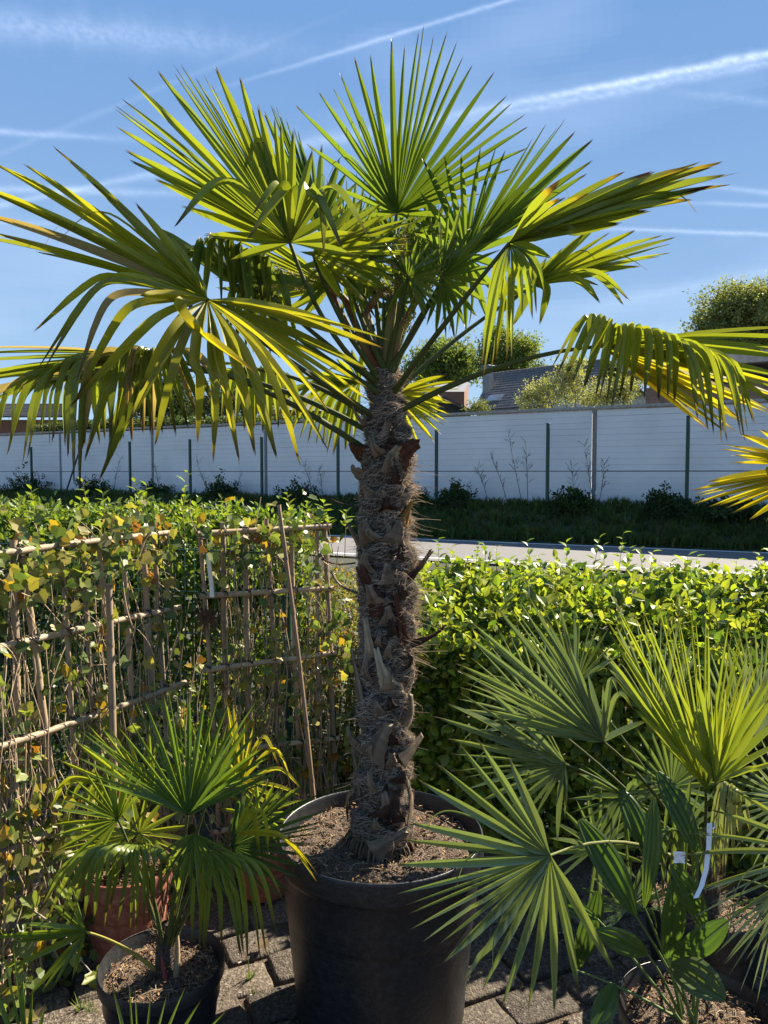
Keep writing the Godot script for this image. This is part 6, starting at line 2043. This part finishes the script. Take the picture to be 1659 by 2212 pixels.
	for l in lv:
		var a := P(l[0][0], l[0][1], l[0][2])
		broad_leaf(pl, a, P(l[1][0], l[1][1], l[1][2]), l[2] * 1.05, Vector3(0.1, 0.5, 1.0), l[3])
		var s := MB.new()
		var g0 := Vector3(0.79 + R(-0.03, 0.03), 0.22, -1.88 + R(-0.03, 0.03))
		tube(s, bez(g0, g0.lerp(a, 0.5) + Vector3(0, 0.03, 0), a, 6), [0.005, 0.0045, 0.004, 0.0037, 0.0034, 0.003, 0.0025], 6, Color(0.1, 0.14, 0.04))
		put(s, "leaf_stalk", M.stem, pl)
	# small weed leaf beside the pot
	var wd := thing("weed_plant", Vector3(0.47, 0, -1.72), "single broad weed leaf on the paving beside the black pot", "weed")
	broad_leaf(wd, P(1330, 2125, 1.7), P(1278, 2220, 1.6), 0.05, Vector3(0.1, 0.7, 0.8), gl)
	b = MB.new()
	tube(b, bez(Vector3(0.5, -0.02, -1.72), Vector3(0.52, 0.2, -1.72), P(1330, 2125, 1.7), 4), [0.003, 0.003, 0.0025, 0.002, 0.0015], 5, Color(0.1, 0.14, 0.04))
	put(b, "leaf_stalk", M.stem, wd)


func build_edge_palms() -> void:
	rng.seed = 951
	# the palm beyond the edge of the picture whose yellow fan reaches in
	var at := Vector3(1.62, 0, -2.0)
	var pt := thing("plant_pot", at, "black pot of the palm whose yellow fan tips reach past the wall", "pot")
	pot(pt, at, 0.2, 0.3, 0.012, 0.008, M.pot, 0.8, 0.04, 0.03)
	var palm := thing("fan_palm", at + Vector3(0, 0.26, 0), "yellow fan palm with leaf tips before the white wall", "palm")
	small_base(palm, at + Vector3(0, 0.26, 0), 1.15, 0.07, 900)
	var f := at + Vector3(0, 1.35, 0)
	var Y := Color(0.42, 0.33, 0.015)
	frond(palm, f, [1790, 1015, 1.85], [[1640, 930, 0.0], [1580, 958, 0.02], [1572, 968, 0.02], [1588, 985, 0.02], [1598, 992, 0.02], [1560, 1030, 0.03], [1500, 1058, 0.03], [1494, 1068, 0.03], [1497, 1078, 0.02], [1530, 1085, 0.02], [1560, 1092, 0.02], [1590, 1108, 0.0], [1640, 1130, 0.0]], 24, {"col": Color(0.3, 0.28, 0.02), "col2": Y, "yellow": 0.65, "split": 0.6, "wmax": 0.024, "brown": 0.012, "arch": 0.03, "lift": Vector3(-0.02, 0.05, 0.0), "stalk": 0.009})
	frond(palm, f, [1950, 780, 2.1], [[1800, 700, 0.05], [1830, 620, 0.1], [1900, 560, 0.1], [1980, 540, 0.1], [2060, 560, 0.1], [2130, 640, 0.1], [2150, 740, 0.05]], 20, {"yellow": 0.5, "split": 0.45, "wmax": 0.028, "lift": Vector3(0, 0.03, 0), "parts": false})
	# the palm below the edge of the picture whose blades rise into it
	at = Vector3(-0.6, 0, -1.42)
	pt = thing("plant_pot", at, "small black pot of the low palm in front of the paving", "pot")
	pot(pt, at, 0.15, 0.2, 0.012, 0.006, M.pot, 0.8, 0.035, 0.03)
	palm = thing("young_palm", at + Vector3(0, 0.17, 0), "low palm of which only slender blade tips show before the small pot", "palm")
	small_base(palm, at + Vector3(0, 0.165, 0), 0.08, 0.02, 60)
	f = at + Vector3(0, 0.2, 0)
	fan_small(palm, f, [60, 2330, 1.35], [[-60, 2150, 0.0], [-20, 2080, 0.0], [15, 2040, 0.0], [38, 2065, 0.0], [60, 2120, 0.0], [95, 2160, 0.0], [110, 2230, 0.0]], 8, {"col": Color(0.08, 0.13, 0.035), "yellow": 0.1, "split": 0.3, "wmax": 0.012})
	fan_small(palm, f, [300, 2390, 1.3], [[210, 2280, 0.0], [222, 2150, 0.0], [250, 2128, 0.0], [285, 2135, 0.0], [308, 2125, 0.0], [350, 2150, 0.0], [378, 2140, 0.0], [425, 2150, 0.0], [470, 2190, 0.0], [480, 2280, 0.0]], 11, {"col": Color(0.07, 0.115, 0.035), "yellow": 0.1, "split": 0.3, "wmax": 0.009})


func build_small_things() -> void:
	rng.seed = 990
	# fallen leaves and a little moss between the stones
	var lf := ivy_shape()
	var k := 0
	var spots := [[220, 2132, Color(0.36, 0.14, 0.03), "orange dry ivy leaf lying on the paving beside the small pot"], [135, 2125, Color(0.2, 0.15, 0.09), "brown dry ivy leaf on the shaded paving"], [560, 2060, Color(0.22, 0.15, 0.08), "dry leaf between the black pots"]]
	for s in spots:
		var q := ground_at(s[0], s[1])
		var o := mesh_at(lf, "fallen_leaf", tinted_leaf(s[2]), self, Transform3D(along(Vector3(R(-1, 1), 0.3, R(-1, 1)), Vector3(0, 1, 0.2), Vector3.ONE * 0.05), q + Vector3(0, 0.02, 0)))
		tag(o, s[3], "leaf", "fallen leaves on the paving")
	var tr := []
	var cols := PackedColorArray()
	for i in 340:
		var q := Vector3(R(-1.3, 1.3), -0.016, -R(1.3, 3.0))
		var c := nz.get_noise_2d(q.x * 60.0, q.z * 60.0)
		if c < 0.05 and rng.randf() < 0.75: continue
		var h := R(0.012, 0.05)
		tr.append(Transform3D(Basis(Vector3.UP, R(0, TAU)).scaled(Vector3(h, h, h)), q))
		cols.append(vary(Color(0.12, 0.15, 0.04), 0.4))
	for e in [[540, 2110, 0.08], [545, 2105, 0.06], [185, 2175, 0.07], [200, 2180, 0.06], [175, 2185, 0.08], [190, 2190, 0.06], [210, 2185, 0.05]]:
		tr.append(Transform3D(Basis(Vector3.UP, R(0, TAU)).scaled(Vector3.ONE * e[2]), ground_at(e[0], e[1]) - Vector3(0, 0.02, 0)))
		cols.append(Color(0.15, 0.19, 0.04))
	tag(scatter("joint_weeds", blades_shape(8, 21), M.grass, tr, cols, self), "tiny grass and moss growing in the paving joints", "grass")
	tr = []
	cols = PackedColorArray()
	var bm := MB.new()
	box(bm, Transform3D(), Vector3(1, 0.3, 0.5), Color.WHITE, 0.1)
	for i in 900:
		var q2 := Vector3(R(-1.4, 1.4), R(-0.004, 0.006), -R(1.3, 3.3))
		var l := R(0.004, 0.014)
		tr.append(Transform3D(Basis(Vector3.UP, R(0, TAU)).scaled(Vector3(l, l, l)), q2))
		cols.append([Color(0.2, 0.15, 0.1), Color(0.1, 0.075, 0.05), Color(0.33, 0.3, 0.25)][rng.randi() % 3] * R(0.7, 1.2))
	tag(scatter("paving_litter", bm.mesh(), M.dull, tr, cols, self), "crumbs of bark and grit scattered over the paving", "litter")


func ground_at(px: float, py: float) -> Vector3:
	var q := P(px, py, 1.0) - Vector3(0, CAM_H, 0)
	return Vector3(0, CAM_H, 0) + q * (CAM_H / -q.y)


func _ready() -> void:
	nz.seed = 3
	nz.frequency = 0.05
	setup_light()
	setup_materials()
	build_setting()
	build_background()
	build_hedges()
	build_trellis()
	build_big_palm()
	build_left_palm()
	build_right_palms()
	build_edge_palms()
	build_small_things()
